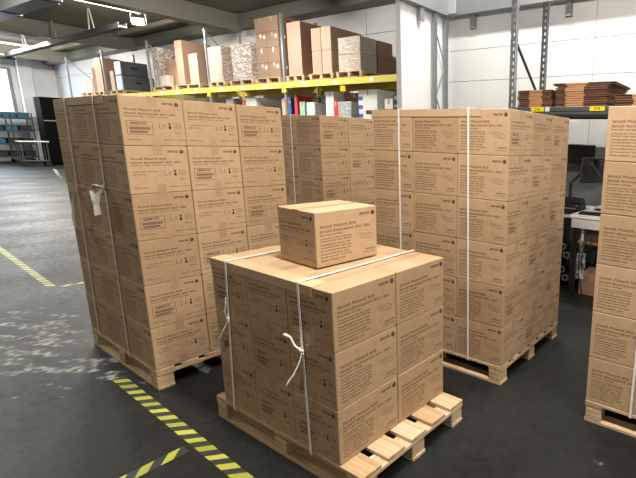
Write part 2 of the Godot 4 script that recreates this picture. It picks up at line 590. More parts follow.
func _ready() -> void:
	rng.seed = 4711
	# ---------------------------------------------------------------- camera
	var cam := Camera3D.new()
	cam.name = "camera"
	add_child(cam)
	cam.transform = Transform3D(Basis(Vector3(0.848865, 0.029084, -0.527809), Vector3(-0.13563, 0.977043, -0.164293), Vector3(0.510914, 0.211049, 0.833322)).orthonormalized(), Vector3(0, 1.698, 0))
	cam.set_frustum(478.0 / 446.453 * 0.05, Vector2(-179.164 / 446.453 * 0.05, -0.194 / 446.453 * 0.05), 0.05, 120.0)
	cam.current = true
	# ---------------------------------------------------------------- environment and exposure
	var env := Environment.new()
	env.background_mode = Environment.BG_COLOR
	env.background_color = Color(0.55, 0.6, 0.66)
	env.tonemap_mode = Environment.TONE_MAPPER_LINEAR
	env.tonemap_exposure = 1.3
	env.sdfgi_enabled = true
	env.ssao_enabled = true
	env.ssil_enabled = true
	var we := WorldEnvironment.new()
	we.name = "environment"
	we.environment = env
	add_child(we)
	# ---------------------------------------------------------------- lamps
	var neutral := Color(1.0, 0.97, 0.93)
	strip_light(Vector3(-1.0, 4.0, -1.28), 1.5, true, 10.0, neutral, "ceiling batten light hanging over the short stack", "batten lights over the packing area", 0.75)
	strip_light(Vector3(1.2, 4.0, -1.28), 1.5, true, 7.0, neutral, "ceiling batten light hanging over the aisle beside the workbench", "batten lights over the packing area", 0.75)
	strip_light(Vector3(-3.0, 5.2, -4.9), 1.5, true, 7.0, neutral, "ceiling batten light above the corner upright frame", "batten lights above the flattened cartons", 0.5)
	strip_light(Vector3(0.0, 5.2, -4.9), 1.5, true, 7.0, neutral, "ceiling batten light above the rack of flattened cartons", "batten lights above the flattened cartons", 0.5)
	for p in [[-16.2, 5.05, -5.6, "before the girder"], [-23.5, 5.05, -5.6, "above the cable tray"], [-27.2, 5.05, -6.0, "above the cable tray end"], [-10.5, 5.2, -5.4, "before the loaded pallet rack"], [-20.0, 5.2, -1.0, "above the open floor"], [-28.0, 5.2, -1.0, "near the far wall window"], [-11.0, 5.2, 0.5, "above the faded tape"]]:
		strip_light(Vector3(p[0], p[1], p[2]), 1.5, false, 20.0, Color(1.0, 0.975, 0.93), "batten light across the hall ceiling %s" % p[3], "batten lights in the hall", 0.6)
	strip_light(Vector3(-2.4, 5.2, 3.6), 1.5, true, 4.5, neutral, "added fill batten over the aisle, brightening the dark strapped sides", "batten lights over the packing area", 0.6)  # unseen fill lamp, added to lift the dark aisle-facing carton sides
	flood_light()
	# ---------------------------------------------------------------- structure
	build_shell()
	build_ceiling()
	build_tape_lines()
	# ---------------------------------------------------------------- large objects
	make_carton_protos()
	build_stacks()
	build_pallet_rack()
	build_rack_loads()
	build_lower_goods()
	build_bench_rack()
	build_workbench()
	build_far_corner()
	for o in carton_protos: o.free()

func strip_light(at: Vector3, length: float, along_x: bool, energy: float, c: Color, label: String, group: String, splay := 0.6) -> void:
	var o := thing("strip_light", label, "ceiling light", at, 0.0 if along_x else PI / 2, group)
	part(o, "housing", boxes([[Vector3(length, 0.05, 0.11), Vector3(0, 0.03, 0)], [Vector3(0.02, 0.05, 0.12), Vector3(length * 0.5 - 0.01, -0.015, 0)], [Vector3(0.02, 0.05, 0.12), Vector3(-length * 0.5 + 0.01, -0.015, 0)]], 0.006), mat("lamp_housing", Color(0.85, 0.85, 0.83), 0.4))
	var glow := mat("lamp_tube", Color(1, 1, 1), 0.4)
	glow.emission_enabled = true
	glow.emission = Color(1.0, 0.95, 0.86)
	glow.emission_energy_multiplier = 5.5
	for z in [-0.03, 0.03]:
		part(o, "tube", tube([Vector3(-length * 0.5 + 0.03, -0.012, z), Vector3(length * 0.5 - 0.03, -0.012, z)], 0.013, 8), glow)
	part(o, "hanger_rod", tube([Vector3(-length * 0.35, 0.05, 0), Vector3(-length * 0.35, 5.42 - at.y, 0)], 0.005, 6), mat("galvanised", Color(0.54, 0.56, 0.57), 0.45, 0.45))
	part(o, "hanger_rod", tube([Vector3(length * 0.35, 0.05, 0), Vector3(length * 0.35, 5.42 - at.y, 0)], 0.005, 6), mat("galvanised", Color(0.54, 0.56, 0.57), 0.45, 0.45))
	# the bare tubes shine to both sides: one light along each flank, turned outwards
	for sg in [-1.0, 1.0]:
		var l := AreaLight3D.new()
		l.name = "light"
		l.area_size = Vector2(length - 0.06, 0.06)
		l.light_energy = energy
		l.light_color = c
		l.shadow_enabled = true
		l.area_range = 60.0
		l.rotation.x = -PI / 2 - sg * splay
		l.position = Vector3(0, -0.035, sg * 0.05)
		o.add_child(l, true)

func flood_light() -> void:
	var o := thing("flood_light", "bright square floodlight fixed under the ceiling girder", "lamp", Vector3(-17.0, 4.95, -6.6), deg_to_rad(55))
	part(o, "housing", boxes([[Vector3(0.31, 0.22, 0.1), Vector3(0, 0, -0.06)], [Vector3(0.34, 0.25, 0.03), Vector3(0, 0, -0.005)]], 0.01), mat("dark_metal", Color(0.12, 0.12, 0.12), 0.5, 0.4))
	part(o, "bracket", boxes([[Vector3(0.03, 0.36, 0.03), Vector3(-0.18, 0.12, -0.05)], [Vector3(0.03, 0.36, 0.03), Vector3(0.18, 0.12, -0.05)], [Vector3(0.39, 0.03, 0.03), Vector3(0, 0.3, -0.05)], [Vector3(0.05, 0.2, 0.05), Vector3(0, 0.4, -0.05)]], 0.004), mat("galvanised", Color(0.54, 0.56, 0.57), 0.45, 0.45))
	var glow := mat("flood_glow", Color(1, 1, 1), 0.4)
	glow.emission_enabled = true
	glow.emission = Color(1.0, 0.98, 0.93)
	glow.emission_energy_multiplier = 8.0
	part(o, "lens", box(Vector3(0.28, 0.19, 0.012), 0.003), glow, Vector3(0, 0, 0.014))
	var l := AreaLight3D.new()
	l.name = "light"
	l.area_size = Vector2(0.26, 0.17)
	l.light_energy = 10.0
	l.shadow_enabled = true
	l.area_range = 60.0
	l.rotation.y = PI
	l.position.z = 0.03
	o.add_child(l)

# ------------------------------------------------------------------ the hall
func floor_texture() -> Array:
	var W := 1536
	var mk := func(seed_: int, f: float, oct: int) -> PackedByteArray:
		var n := FastNoiseLite.new()
		n.seed = seed_
		n.noise_type = FastNoiseLite.TYPE_SIMPLEX_SMOOTH
		n.frequency = f
		n.fractal_octaves = oct
		var im: Image = n.get_seamless_image(W, W)
		im.convert(Image.FORMAT_L8)
		return im.get_data()
	var fine: PackedByteArray = mk.call(3, 0.09, 3)
	var coarse: PackedByteArray = mk.call(5, 0.006, 4)
	var patch: PackedByteArray = mk.call(9, 0.022, 5)
	var area: PackedByteArray = mk.call(14, 0.0035, 2)
	var col := PackedByteArray()
	col.resize(W * W * 3)
	var rou := PackedByteArray()
	rou.resize(W * W)
	# the tile is 12 m wide; worn pale paint lies around x -4.6, z -0.9 of the hall
	for y in W:
		var wz := float(y) / W * 12.0 - 12.0
		for x in W:
			var i := y * W + x
			var wx := float(x) / W * 12.0 - 12.0
			var v := 0.5 + (fine[i] - 128) / 255.0 * 0.5 + (coarse[i] - 128) / 255.0 * 0.9
			# scuffed spots: ragged outlines from the patch noise, dense in the worn area
			var dx := (wx + 4.9) / 1.5
			var dz := (wz + 0.93) / 0.68
			var worn := clampf(1.25 - dx * dx - dz * dz, 0.0, 1.0)
			var th := 222.0 - 106.0 * worn - (area[i] - 128) * 0.18
			var pv := float(patch[i])
			if worn > 0.0:
				# streaks dragged along the aisle by trucks
				var al := posmod(int((x * 0.85 - y * 0.53) * 0.75), W)
				var ac := posmod(int((x * 0.53 + y * 0.85) * 2.2), W)
				pv = patch[ac * W + al]
			var s := clampf((pv - th) / 18.0, 0.0, 1.0) * (0.12 + 0.88 * clampf((fine[i] - 85) / 90.0, 0.0, 1.0))
			var r := lerpf(0.115 + 0.05 * v, 0.72, s * 0.9)
			col[i * 3] = int(clampf(r * 248, 0, 255))
			col[i * 3 + 1] = int(clampf(r * 255, 0, 255))
			col[i * 3 + 2] = int(clampf(r * 246, 0, 255))
			rou[i] = int(clampf(128 + (coarse[i] - 128) * 0.18 + (fine[i] - 128) * 0.2 + s * 70, 40, 230))
	var a := Image.create_from_data(W, W, false, Image.FORMAT_RGB8, col)
	var b := Image.create_from_data(W, W, false, Image.FORMAT_L8, rou)
	return [ImageTexture.create_from_image(a), ImageTexture.create_from_image(b)]

func build_shell() -> void:
	var fm := mat("floor_paint", Color(1, 1, 1), 1.0)
	var ft := floor_texture()
	fm.metallic_specular = 0.3
	fm.albedo_texture = ft[0]
	fm.roughness_texture = ft[1]
	fm.roughness_texture_channel = BaseMaterial3D.TEXTURE_CHANNEL_RED
	var fs := start()
	var cs := [Vector3(-37, 0, -10.5), Vector3(5, 0, -10.5), Vector3(5, 0, 7.5), Vector3(-37, 0, 7.5)]
	quad(fs, cs, Vector3.UP, cs.map(func(p): return Vector2(p.x / 12.0, p.z / 12.0)))
	add_box(fs, Vector3(42, 0.2, 18), Vector3(-16, -0.102, -1.5))
	structure("floor", "dark grey painted concrete floor with pale worn scuffs", fs.commit(), fm)
	var white := mat("wall_white", Color(0.83, 0.84, 0.84), 0.6)
	var core := mat("wall_core", Color(0.70, 0.71, 0.71), 0.8)
	# wall behind the workbench: horizontal sandwich panels
	var w := structure("wall_back", "white panel wall behind the rack of flattened cartons", box(Vector3(9.4, 5.6, 0.1), 0.0), core, Vector3(-0.1, 2.8, -6.07))
	var y := 0.0
	var rows := [0.32, 0.78, 1.24, 1.70, 2.16, 2.62, 3.08, 3.54, 4.0, 4.46, 4.92, 5.4]
	for i in rows.size():
		var hgt: float = rows[i] - y
		for seg in [[-4.69, -2.26], [-2.26, 1.0], [1.0, 4.6]]:
			part(w, "panel", box(Vector3(seg[1] - seg[0] - 0.005, hgt - 0.006, 0.02), 0.003), white, Vector3((seg[0] + seg[1]) * 0.5 + 0.1, y + hgt * 0.5 - 2.8, 0.06))
		y = rows[i]
	# partition between the two bays
	structure("wall_partition", "white partition wall end beside the pallet rack", box(Vector3(0.1, 5.45, 4.1), 0.004), white, Vector3(-4.74, 2.725, -6.98))
	# wall behind the pallet rack
	var w2 := structure("wall_rack", "white panel wall behind the pallet rack", box(Vector3(30, 5.6, 0.2), 0.0), core, Vector3(-19.7, 2.8, -9.14))
	y = 0.0
	for r in [1.1, 2.2, 3.3, 4.41, 5.3]:
		var x := -34.0
		for x1 in [-27.8, -21.8, -15.8, -9.8, -4.8]:
			part(w2, "panel", box(Vector3(x1 - x - 0.012, r - y - 0.012, 0.04), 0.005), white, Vector3((x + x1) * 0.5 + 19.7, (y + r) * 0.5 - 2.8, 0.12))
			x = x1
		y = r
	structure("wall_far", "white wall at the far end of the hall", box(Vector3(0.2, 5.6, 17.0), 0.0), white, Vector3(-34.1, 2.8, -1.0))
	structure("wall_side", "white wall at the workbench end", box(Vector3(0.2, 5.6, 13.0), 0.0), white, Vector3(4.7, 2.8, 0.2))
	structure("wall_front", "grey wall across the aisle", box(Vector3(39.0, 5.6, 0.2), 0.0), mat("wall_grey", Color(0.5, 0.5, 0.49), 0.8), Vector3(-14.7, 2.8, 6.5))

func build_ceiling() -> void:
	var cm := mat("ceiling_sheet", Color(0.46, 0.45, 0.40), 0.75)
	var gm := mat("girder_concrete", Color(0.45, 0.445, 0.41), 0.7)
	structure("ceiling", "dark olive grey ceiling sheets", box(Vector3(39.4, 0.15, 16.2), 0.0), cm, Vector3(-14.9, 5.5, -1.4))
	for u in [30.3, 22.7, 15.1, 7.5]:
		structure("ceiling_girder", "deep grey ceiling girder running across the hall", box(Vector3(0.45, 0.52, 14.9 if u > 8 else 12.0), 0.01), gm, Vector3(-u - 0.225, 5.16, -1.2 if u > 8 else 0.4))
	structure("ceiling_edge_beam", "grey edge beam along the top of the panel wall", box(Vector3(29.0, 0.37, 0.45), 0.01), gm, Vector3(-19.4, 5.24, -8.8))
	# ribs between the girders
	var rib := mat("ceiling_rib", Color(0.62, 0.60, 0.52), 0.6)
	for x0 in [-22.2, -29.8]:
		for z in [-7.9, -3.2, -0.6, 2.0]:
			structure("ceiling_rib", "pale ceiling rib between two girders", box(Vector3(6.5, 0.12, 0.14), 0.005), rib, Vector3(x0 + 3.3, 5.36, z))
	# service duct and pipe
	var d := thing("service_duct", "grey rectangular duct hanging below the ceiling", "duct", Vector3(-15.6, 4.78, -4.3), deg_to_rad(2.0))
	part(d, "duct_casing", box(Vector3(9.0, 0.34, 0.42), 0.01), mat("duct_grey", Color(0.42, 0.45, 0.46), 0.45, 0.3), Vector3(-4.5, 0.17, 0))
	for i in 4:
		part(d, "flange", box(Vector3(0.05, 0.38, 0.46), 0.005), mat("galvanised", Color(0.54, 0.56, 0.57), 0.45, 0.45), Vector3(-0.3 - i * 2.6, 0.17, 0))
		part(d, "hanger_rod", tube([Vector3(-0.9 - i * 2.4, 0.3, 0), Vector3(-0.9 - i * 2.4, 0.66, 0)], 0.008, 6), mat("galvanised", Color(0.54, 0.56, 0.57), 0.45, 0.45))
	var p := thing("cable_tray", "long dark cable tray with a pale lower edge hanging from rods", "cable tray", Vector3(-16.6, 4.62, -6.05))
	part(p, "tray", boxes([[Vector3(11.5, 0.06, 0.2), Vector3(-5.75, 0.03, 0)], [Vector3(11.5, 0.14, 0.012), Vector3(-5.75, 0.07, 0.1)], [Vector3(11.5, 0.14, 0.012), Vector3(-5.75, 0.07, -0.1)]], 0.004), mat("tray_dark", Color(0.09, 0.09, 0.085), 0.6))
	part(p, "lower_edge", box(Vector3(11.5, 0.03, 0.03), 0.004), mat("tray_dark", Color(0.09, 0.09, 0.085), 0.6), Vector3(-5.75, 0.0, 0.1))
	for i in 3:
		var x := -2.3 - i * 3.4
		part(p, "hanger", boxes([[Vector3(0.03, 0.86, 0.03), Vector3(x - 0.14, 0.42, 0), Basis(Vector3.BACK, -0.16)], [Vector3(0.03, 0.86, 0.03), Vector3(x + 0.14, 0.42, 0), Basis(Vector3.BACK, 0.3)]], 0.003), mat("hanger_pale", Color(0.6, 0.59, 0.55), 0.5))
	part(p, "tray_end", tube([Vector3(-11.5, 0.03, -0.2), Vector3(-11.5, 0.03, 0.25)], 0.13, 12), mat("tray_dark", Color(0.09, 0.09, 0.085), 0.6))

# ------------------------------------------------------------------ hazard tape on the floor
func tape_line(from: Vector2, to: Vector2, w: float, label: String, group: String) -> void:
	var d := to - from
	var l := d.length()
	var o := thing("hazard_tape", label, "floor tape", Vector3(from.x, 0, from.y), -atan2(d.y, d.x), group)
	part(o, "tape_band", box(Vector3(l, 0.0012, w), 0.0), mat("tape_black", Color(0.19, 0.19, 0.17), 0.5), Vector3(l * 0.5, 0.0007, 0))
	var step := 0.12
	var sw := 0.064
	var n := int((l - w) / step)
	for i in n:
		var st := start()
		var x := i * step + 0.012
		var sk := w * 0.9
		var e0 := rng.randf_range(0, 0.006)
		var e1 := rng.randf_range(0, 0.006)
		var y := 0.0022
		quad(st, [Vector3(x + sk + e0, y, -w * 0.5), Vector3(x + sk + sw - e1, y, -w * 0.5), Vector3(x + sw - e0, y, w * 0.5), Vector3(x + e1, y, w * 0.5)], Vector3.UP, [Vector2(0, 0), Vector2(1, 0), Vector2(1, 1), Vector2(0, 1)])
		quad(st, [Vector3(x + e1, 0.001, w * 0.5), Vector3(x + sw - e0, 0.001, w * 0.5), Vector3(x + sw - e0, y, w * 0.5), Vector3(x + e1, y, w * 0.5)], Vector3.BACK, [Vector2(0, 0), Vector2(1, 0), Vector2(1, 1), Vector2(0, 1)])
		var m := mat("tape_yellow_%d" % (i % 3), [Color(0.66, 0.67, 0.25), Color(0.60, 0.61, 0.24), Color(0.70, 0.71, 0.31)][i % 3], 0.5)
		part(o, "yellow_stripe", st.commit(), m)

func build_tape_lines() -> void:
	var g := "striped floor tape"
	tape_line(Vector2(-3.74, -1.05), Vector2(-1.6, -0.99), 0.07, "yellow and black tape running past both pallet corners", g)
	tape_line(Vector2(-2.55, -0.955), Vector2(-2.55, -0.3), 0.07, "yellow and black tape branching off at a right angle", g)
	tape_line(Vector2(-10.6, -1.60), Vector2(-6.56, -1.42), 0.07, "faded yellow tape across open floor behind the scuffed patch", g)
	tape_line(Vector2(-6.54, -1.46), Vector2(-6.5, -2.2), 0.06, "faded yellow tape turning behind the tall stack", g)

# ------------------------------------------------------------------ the stacks
func build_stacks() -> void:
	var gl := "cartons of the stack beside the striped tape"
	var tail_side := Vector3(0.8, 0.2, 0.5)
	var L := stack(Vector3(-3.3219, 0, -1.1323), deg_to_rad(-1.16), "stack beside striped tape", gl, "wooden pallet under the tall stack beside the striped tape", 6)
	var top := PALLET_H + CARTON_H * 6
	edge_guard(L, 0.226, 0.92, top, "cardboard edge guard on top of the stack beside striped tape", "cardboard edge guards")
	strap(L, 0.38, top + 0.002, CARTON_B * 3, 0.122, "white strap tied at the corner column of the stack beside striped tape", "white straps", 1.34, [[[[0, 0, 0], [-0.06, 0.012, 0.03], [-0.085, -0.03, 0.04], [-0.075, -0.12, 0.035]], 0.024, Vector3(0.2, 0, 1), 0.03], [[[0, -0.01, 0], [-0.02, -0.05, 0.03], [-0.045, -0.12, 0.04], [-0.06, -0.19, 0.035]], 0.02, Vector3(0.2, 0, 1), 0.04]], 0.06)
	strap(L, 0.92, top + 0.002, CARTON_B * 3, 0.122, "white strap tied at the end column of the stack beside striped tape", "white straps", 1.28, [[[[0, 0, 0], [-0.08, 0.04, 0.03], [-0.16, 0.1, 0.05], [-0.2, 0.13, 0.05]], 0.022, Vector3(0.1, 0.6, 0.8), 0.03], [[[0, -0.01, 0], [0.005, -0.1, 0.03], [0.0, -0.2, 0.04], [0.01, -0.27, 0.035]], 0.02, Vector3(0.45, 0, 1), 0.036]], 0.1)
	var gr := "cartons of the stack by the monitors"
	var R := stack(Vector3(-1.4651, 0, -2.4961), deg_to_rad(1.33), "stack before the monitors", gr, "wooden pallet under the tall stack before the monitors", 6)
	edge_guard(R, 0.213, 1.19, top, "cardboard edge guard on top of the stack before the monitors", "cardboard edge guards")
	strap(R, 0.31, top + 0.002, CARTON_B * 3, 0.122, "white strap around the corner column of the stack before the monitors", "white straps", -1.0, [], -0.03)
	strap(R, 0.92, top + 0.002, CARTON_B * 3, 0.122, "white strap around the end column of the stack before the monitors", "white straps")
	var gk := "cartons of the stack behind the loose carton"
	var K := stack(Vector3(-3.8401, 0, -2.895), deg_to_rad(-1.63), "stack behind loose carton", gk, "wooden pallet under the tall stack behind the loose carton", 6)
	edge_guard(K, 0.33, 0.9, top, "cardboard edge guard on top of the stack behind loose carton", "cardboard edge guards")
	strap(K, 0.47, top + 0.002, CARTON_B * 3, 0.122, "white strap around the stack behind the loose carton", "white straps", -1.0, [], 0.03)
	var gq := "cartons of the stack beside the workbench gap"
	var qr := deg_to_rad(1.33)
	var q0 := Vector3(-0.8213, 0, -2.4492) + Basis(Vector3.UP, qr) * Vector3(1.2, 0, 0)
	var Q := stack(q0, qr, "stack across the gap from the monitors pallet", gq, "wooden pallet across the gap from the stack before the monitors", 6, true)
	strap(Q, 0.92, top + 0.002, CARTON_B * 3, 0.122, "white strap on the stack across the gap from the monitors pallet", "white straps")
	# short stack in front
	var fr := deg_to_rad(0.53)
	var f0 := Vector3(-1.595, 0, -1.217)
	var F := Transform3D(Basis(Vector3.UP, fr), f0)
	pallet(F * Vector3(0.15, 0, 0.0), fr, 1.27, 0.8, "wooden pallet with bare board ends under the short stack", "", 1)
	var gf := "cartons of the short stack"
	for k in 3:
		for i in 3:
			for j in 2:
				if k < 2 and i > 0 and j > 0: continue
				var p := F * Vector3(-CARTON_B * (i + 0.5) + rng.randf_range(-0.001, 0.001), PALLET_H + CARTON_H * k + 0.001, -CARTON_A * (j + 0.5) + rng.randf_range(-0.001, 0.0005))
				var col: String = [["corner column", "end column of text side"], ["middle column of icon side", "middle column of rear row"], ["end column of icon side", "end column of rear row"]][i][j]
				var lab := (k * 2 + i) % 3 != 2
				carton(p, fr + (-PI / 2 if lab else PI / 2), "kraft carton, %s layer up, %s, short stack under loose carton" % [["lowest", "second", "top"][k], col], gf)
	var ft := PALLET_H + CARTON_H * 3
	edge_guard(F, 0.14, 1.015, ft, "long cardboard edge guard along the top of the short stack", "cardboard edge guards", 0.048, 0.085)
	strap(F, 0.235, ft + 0.002, CARTON_A * 2, 0.122, "white strap tied near the corner of the short stack", "white straps", 0.69, [[[[0, 0, 0], [-0.02, 0.03, 0.02], [-0.035, 0.075, 0.03], [-0.06, 0.09, 0.045]], 0.02, Vector3(0.8, 0, 0.6), 0.028], [[[0, -0.01, 0], [0.005, -0.05, 0.02], [-0.015, -0.11, 0.04], [-0.06, -0.17, 0.05]], 0.016, Vector3(0.8, 0, 0.6), 0.03]], -0.02)
	strap(F, 0.85, ft + 0.002, CARTON_A * 2, 0.122, "white strap tied at the end column of the short stack", "white straps", 0.70, [[[[0, 0, 0], [0.012, 0.05, 0.02], [0.016, 0.09, 0.012], [0.006, 0.13, 0.004]], 0.02, Vector3(0.9, 0, 0.3), 0.012], [[[0, -0.01, 0], [-0.015, -0.06, 0.02], [-0.05, -0.12, 0.03], [-0.1, -0.17, 0.04]], 0.014, Vector3(0.7, 0.3, 0.6), 0.03]], 0.07)
	# loose carton on top
	var xr := deg_to_rad(-2.38)
	var X := Transform3D(Basis(Vector3.UP, xr), Vector3(-1.9444, ft + 0.0065, -1.4051))
	carton(X * Vector3(-CARTON_B * 0.5, 0, -CARTON_A * 0.5), xr + PI / 2, "single loose kraft carton lying on top of the short strapped stack", "")

# ------------------------------------------------------------------ racks
func post_mesh(h: float, w := 0.07, d := 0.06) -> Mesh:
	# open channel post with two rows of slots in its face
	var key := "post%.2f%.2f%.2f" % [h, w, d]
	if meshes.has(key): return meshes[key]
	var t := 0.004
	var list := []
	list.append([Vector3(t, h, d), Vector3(-w * 0.5, h * 0.5, -d * 0.5)])
	list.append([Vector3(t, h, d), Vector3(w * 0.5, h * 0.5, -d * 0.5)])
	for x in [-w * 0.42, 0.0, w * 0.42]: list.append([Vector3(w * 0.16, h, t), Vector3(x, h * 0.5, 0)])
	var n := int(h / 0.075)
	for i in n: list.append([Vector3(w, 0.04, t), Vector3(0, (i + 0.5) * h / n, 0)])
	meshes[key] = boxes(list, 0.0)
	return meshes[key]

func build_pallet_rack() -> void:
	var o := thing("pallet_rack", "long pallet rack with yellow beams along the white panel wall", "rack", Vector3(0, 0, -7.5))
	var up := mat("rack_upright", Color(0.60, 0.62, 0.62), 0.45, 0.5)
	var ye := mat("rack_yellow", Color(0.82, 0.75, 0.24), 0.5)
	var xs := [-7.15, -11.3, -15.1, -19.0, -22.9, -26.8]
	for x in xs:
		for z in [0.0, -1.03]:
			part(o, "upright", post_mesh(4.75), up, Vector3(x, 0.01, z))
			part(o, "foot_plate", box(Vector3(0.16, 0.01, 0.14), 0.002), up, Vector3(x, 0.005, z - 0.03))
		var br := []
		for k in 5:
			var s := 1 if k % 2 == 0 else -1
			br.append([Vector3(0.03, 1.3, 0.03), Vector3(x, 0.6 + k * 0.9, -0.55), Basis(Vector3.RIGHT, s * 0.8)])
		part(o, "bracing", boxes(br, 0.002), up)
	for i in xs.size() - 1:
		var l: float = xs[i] - xs[i + 1] - 0.1
		var xc: float = (xs[i] + xs[i + 1]) * 0.5
		for y in [3.0, 1.88]:
			for z in [0.01, -1.06]:
				var bm := part(o, "beam", boxes([[Vector3(l, 0.15, 0.05), Vector3.ZERO], [Vector3(0.06, 0.26, 0.06), Vector3(l * 0.5, -0.06, 0)], [Vector3(0.06, 0.26, 0.06), Vector3(-l * 0.5, -0.06, 0)]], 0.006), ye, Vector3(xc, y, z))
				if z > 0 and y > 2.5:
					for k in 3:
						part(bm, "location_tag", box(Vector3(0.13, 0.09, 0.003), 0.0), mat("tag_white", Color(0.86, 0.86, 0.83), 0.5), Vector3(l * (0.3 - k * 0.3), 0.0, 0.0275))
		# shelf boards of the lower level
		for k in 7:
			part(o, "shelf_board", box(Vector3(l / 7 - 0.02, 0.02, 1.02), 0.002), wood("shelf_wood", Color(0.42, 0.32, 0.22)), Vector3(xc - l * 0.5 + (k + 0.5) * l / 7, 1.966, -0.52))

func crate(called: String, label: String, category: String, group: String, u0: float, u1: float, y0: float, y1: float, v0: float, depth: float, m: Material, wrapped := false, turn := 0.0) -> Node3D:
	# carton standing on a rack level: body, taped lid joint, optional stretch wrap
	var s := Vector3(u1 - u0, y1 - y0, depth)
	var o := thing(called, label, category, Vector3(-(u0 + u1) * 0.5, y0, -v0 - depth * 0.5), turn, group)
	part(o, "body", box(s - Vector3(0.012, 0.002, 0.012), 0.008), m, Vector3(0, s.y * 0.5, 0))
	if not wrapped:
		part(o, "tape", boxes([[Vector3(0.06, 0.001, s.z - 0.01), Vector3(0, s.y - 0.0005, 0)], [Vector3(0.06, minf(0.12, s.y * 0.3), 0.001), Vector3(0, s.y - minf(0.06, s.y * 0.15) - 0.001, s.z * 0.5 - 0.0055)]], 0.0), mat("tape", Color(0.635, 0.515, 0.405), 0.34))
	else:
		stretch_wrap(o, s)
	return o

func stretch_wrap(o: Node3D, s: Vector3) -> void:
	# crumpled stretch film around a load
	var st := start()
	var n := FastNoiseLite.new()
	n.seed = 5
	n.frequency = 3.0
	var nx := 14
	var ny := 14
	for f in 4:
		var b := Basis(Vector3.UP, f * PI / 2)
		var w := s.x if f % 2 == 0 else s.z
		var d := s.z if f % 2 == 0 else s.x
		var g := []
		for j in ny + 1:
			var row := []
			for i in nx + 1:
				var e: float = 0.0 if i == 0 or i == nx else 0.006 + 0.035 * absf(n.get_noise_3d(i * 0.5 + f * 9, j * 1.3, o.position.x * 3.0))
				row.append(b * Vector3((float(i) / nx - 0.5) * (w - 0.002), s.y * (0.01 + 0.98 * j / ny), d * 0.5 - 0.003 + e))
			g.append(row)
		for j in ny:
			for i in nx:
				var p := [g[j][i], g[j][i + 1], g[j + 1][i + 1], g[j + 1][i]]
				var nn: Vector3 = ((p[1] - p[0]) as Vector3).cross(p[3] - p[0]).normalized()
				quad(st, p, nn, [Vector2(i, j) * 0.04, Vector2(i + 1, j) * 0.04, Vector2(i + 1, j + 1) * 0.04, Vector2(i, j + 1) * 0.04])
	part(o, "stretch_wrap", st.commit(), film())

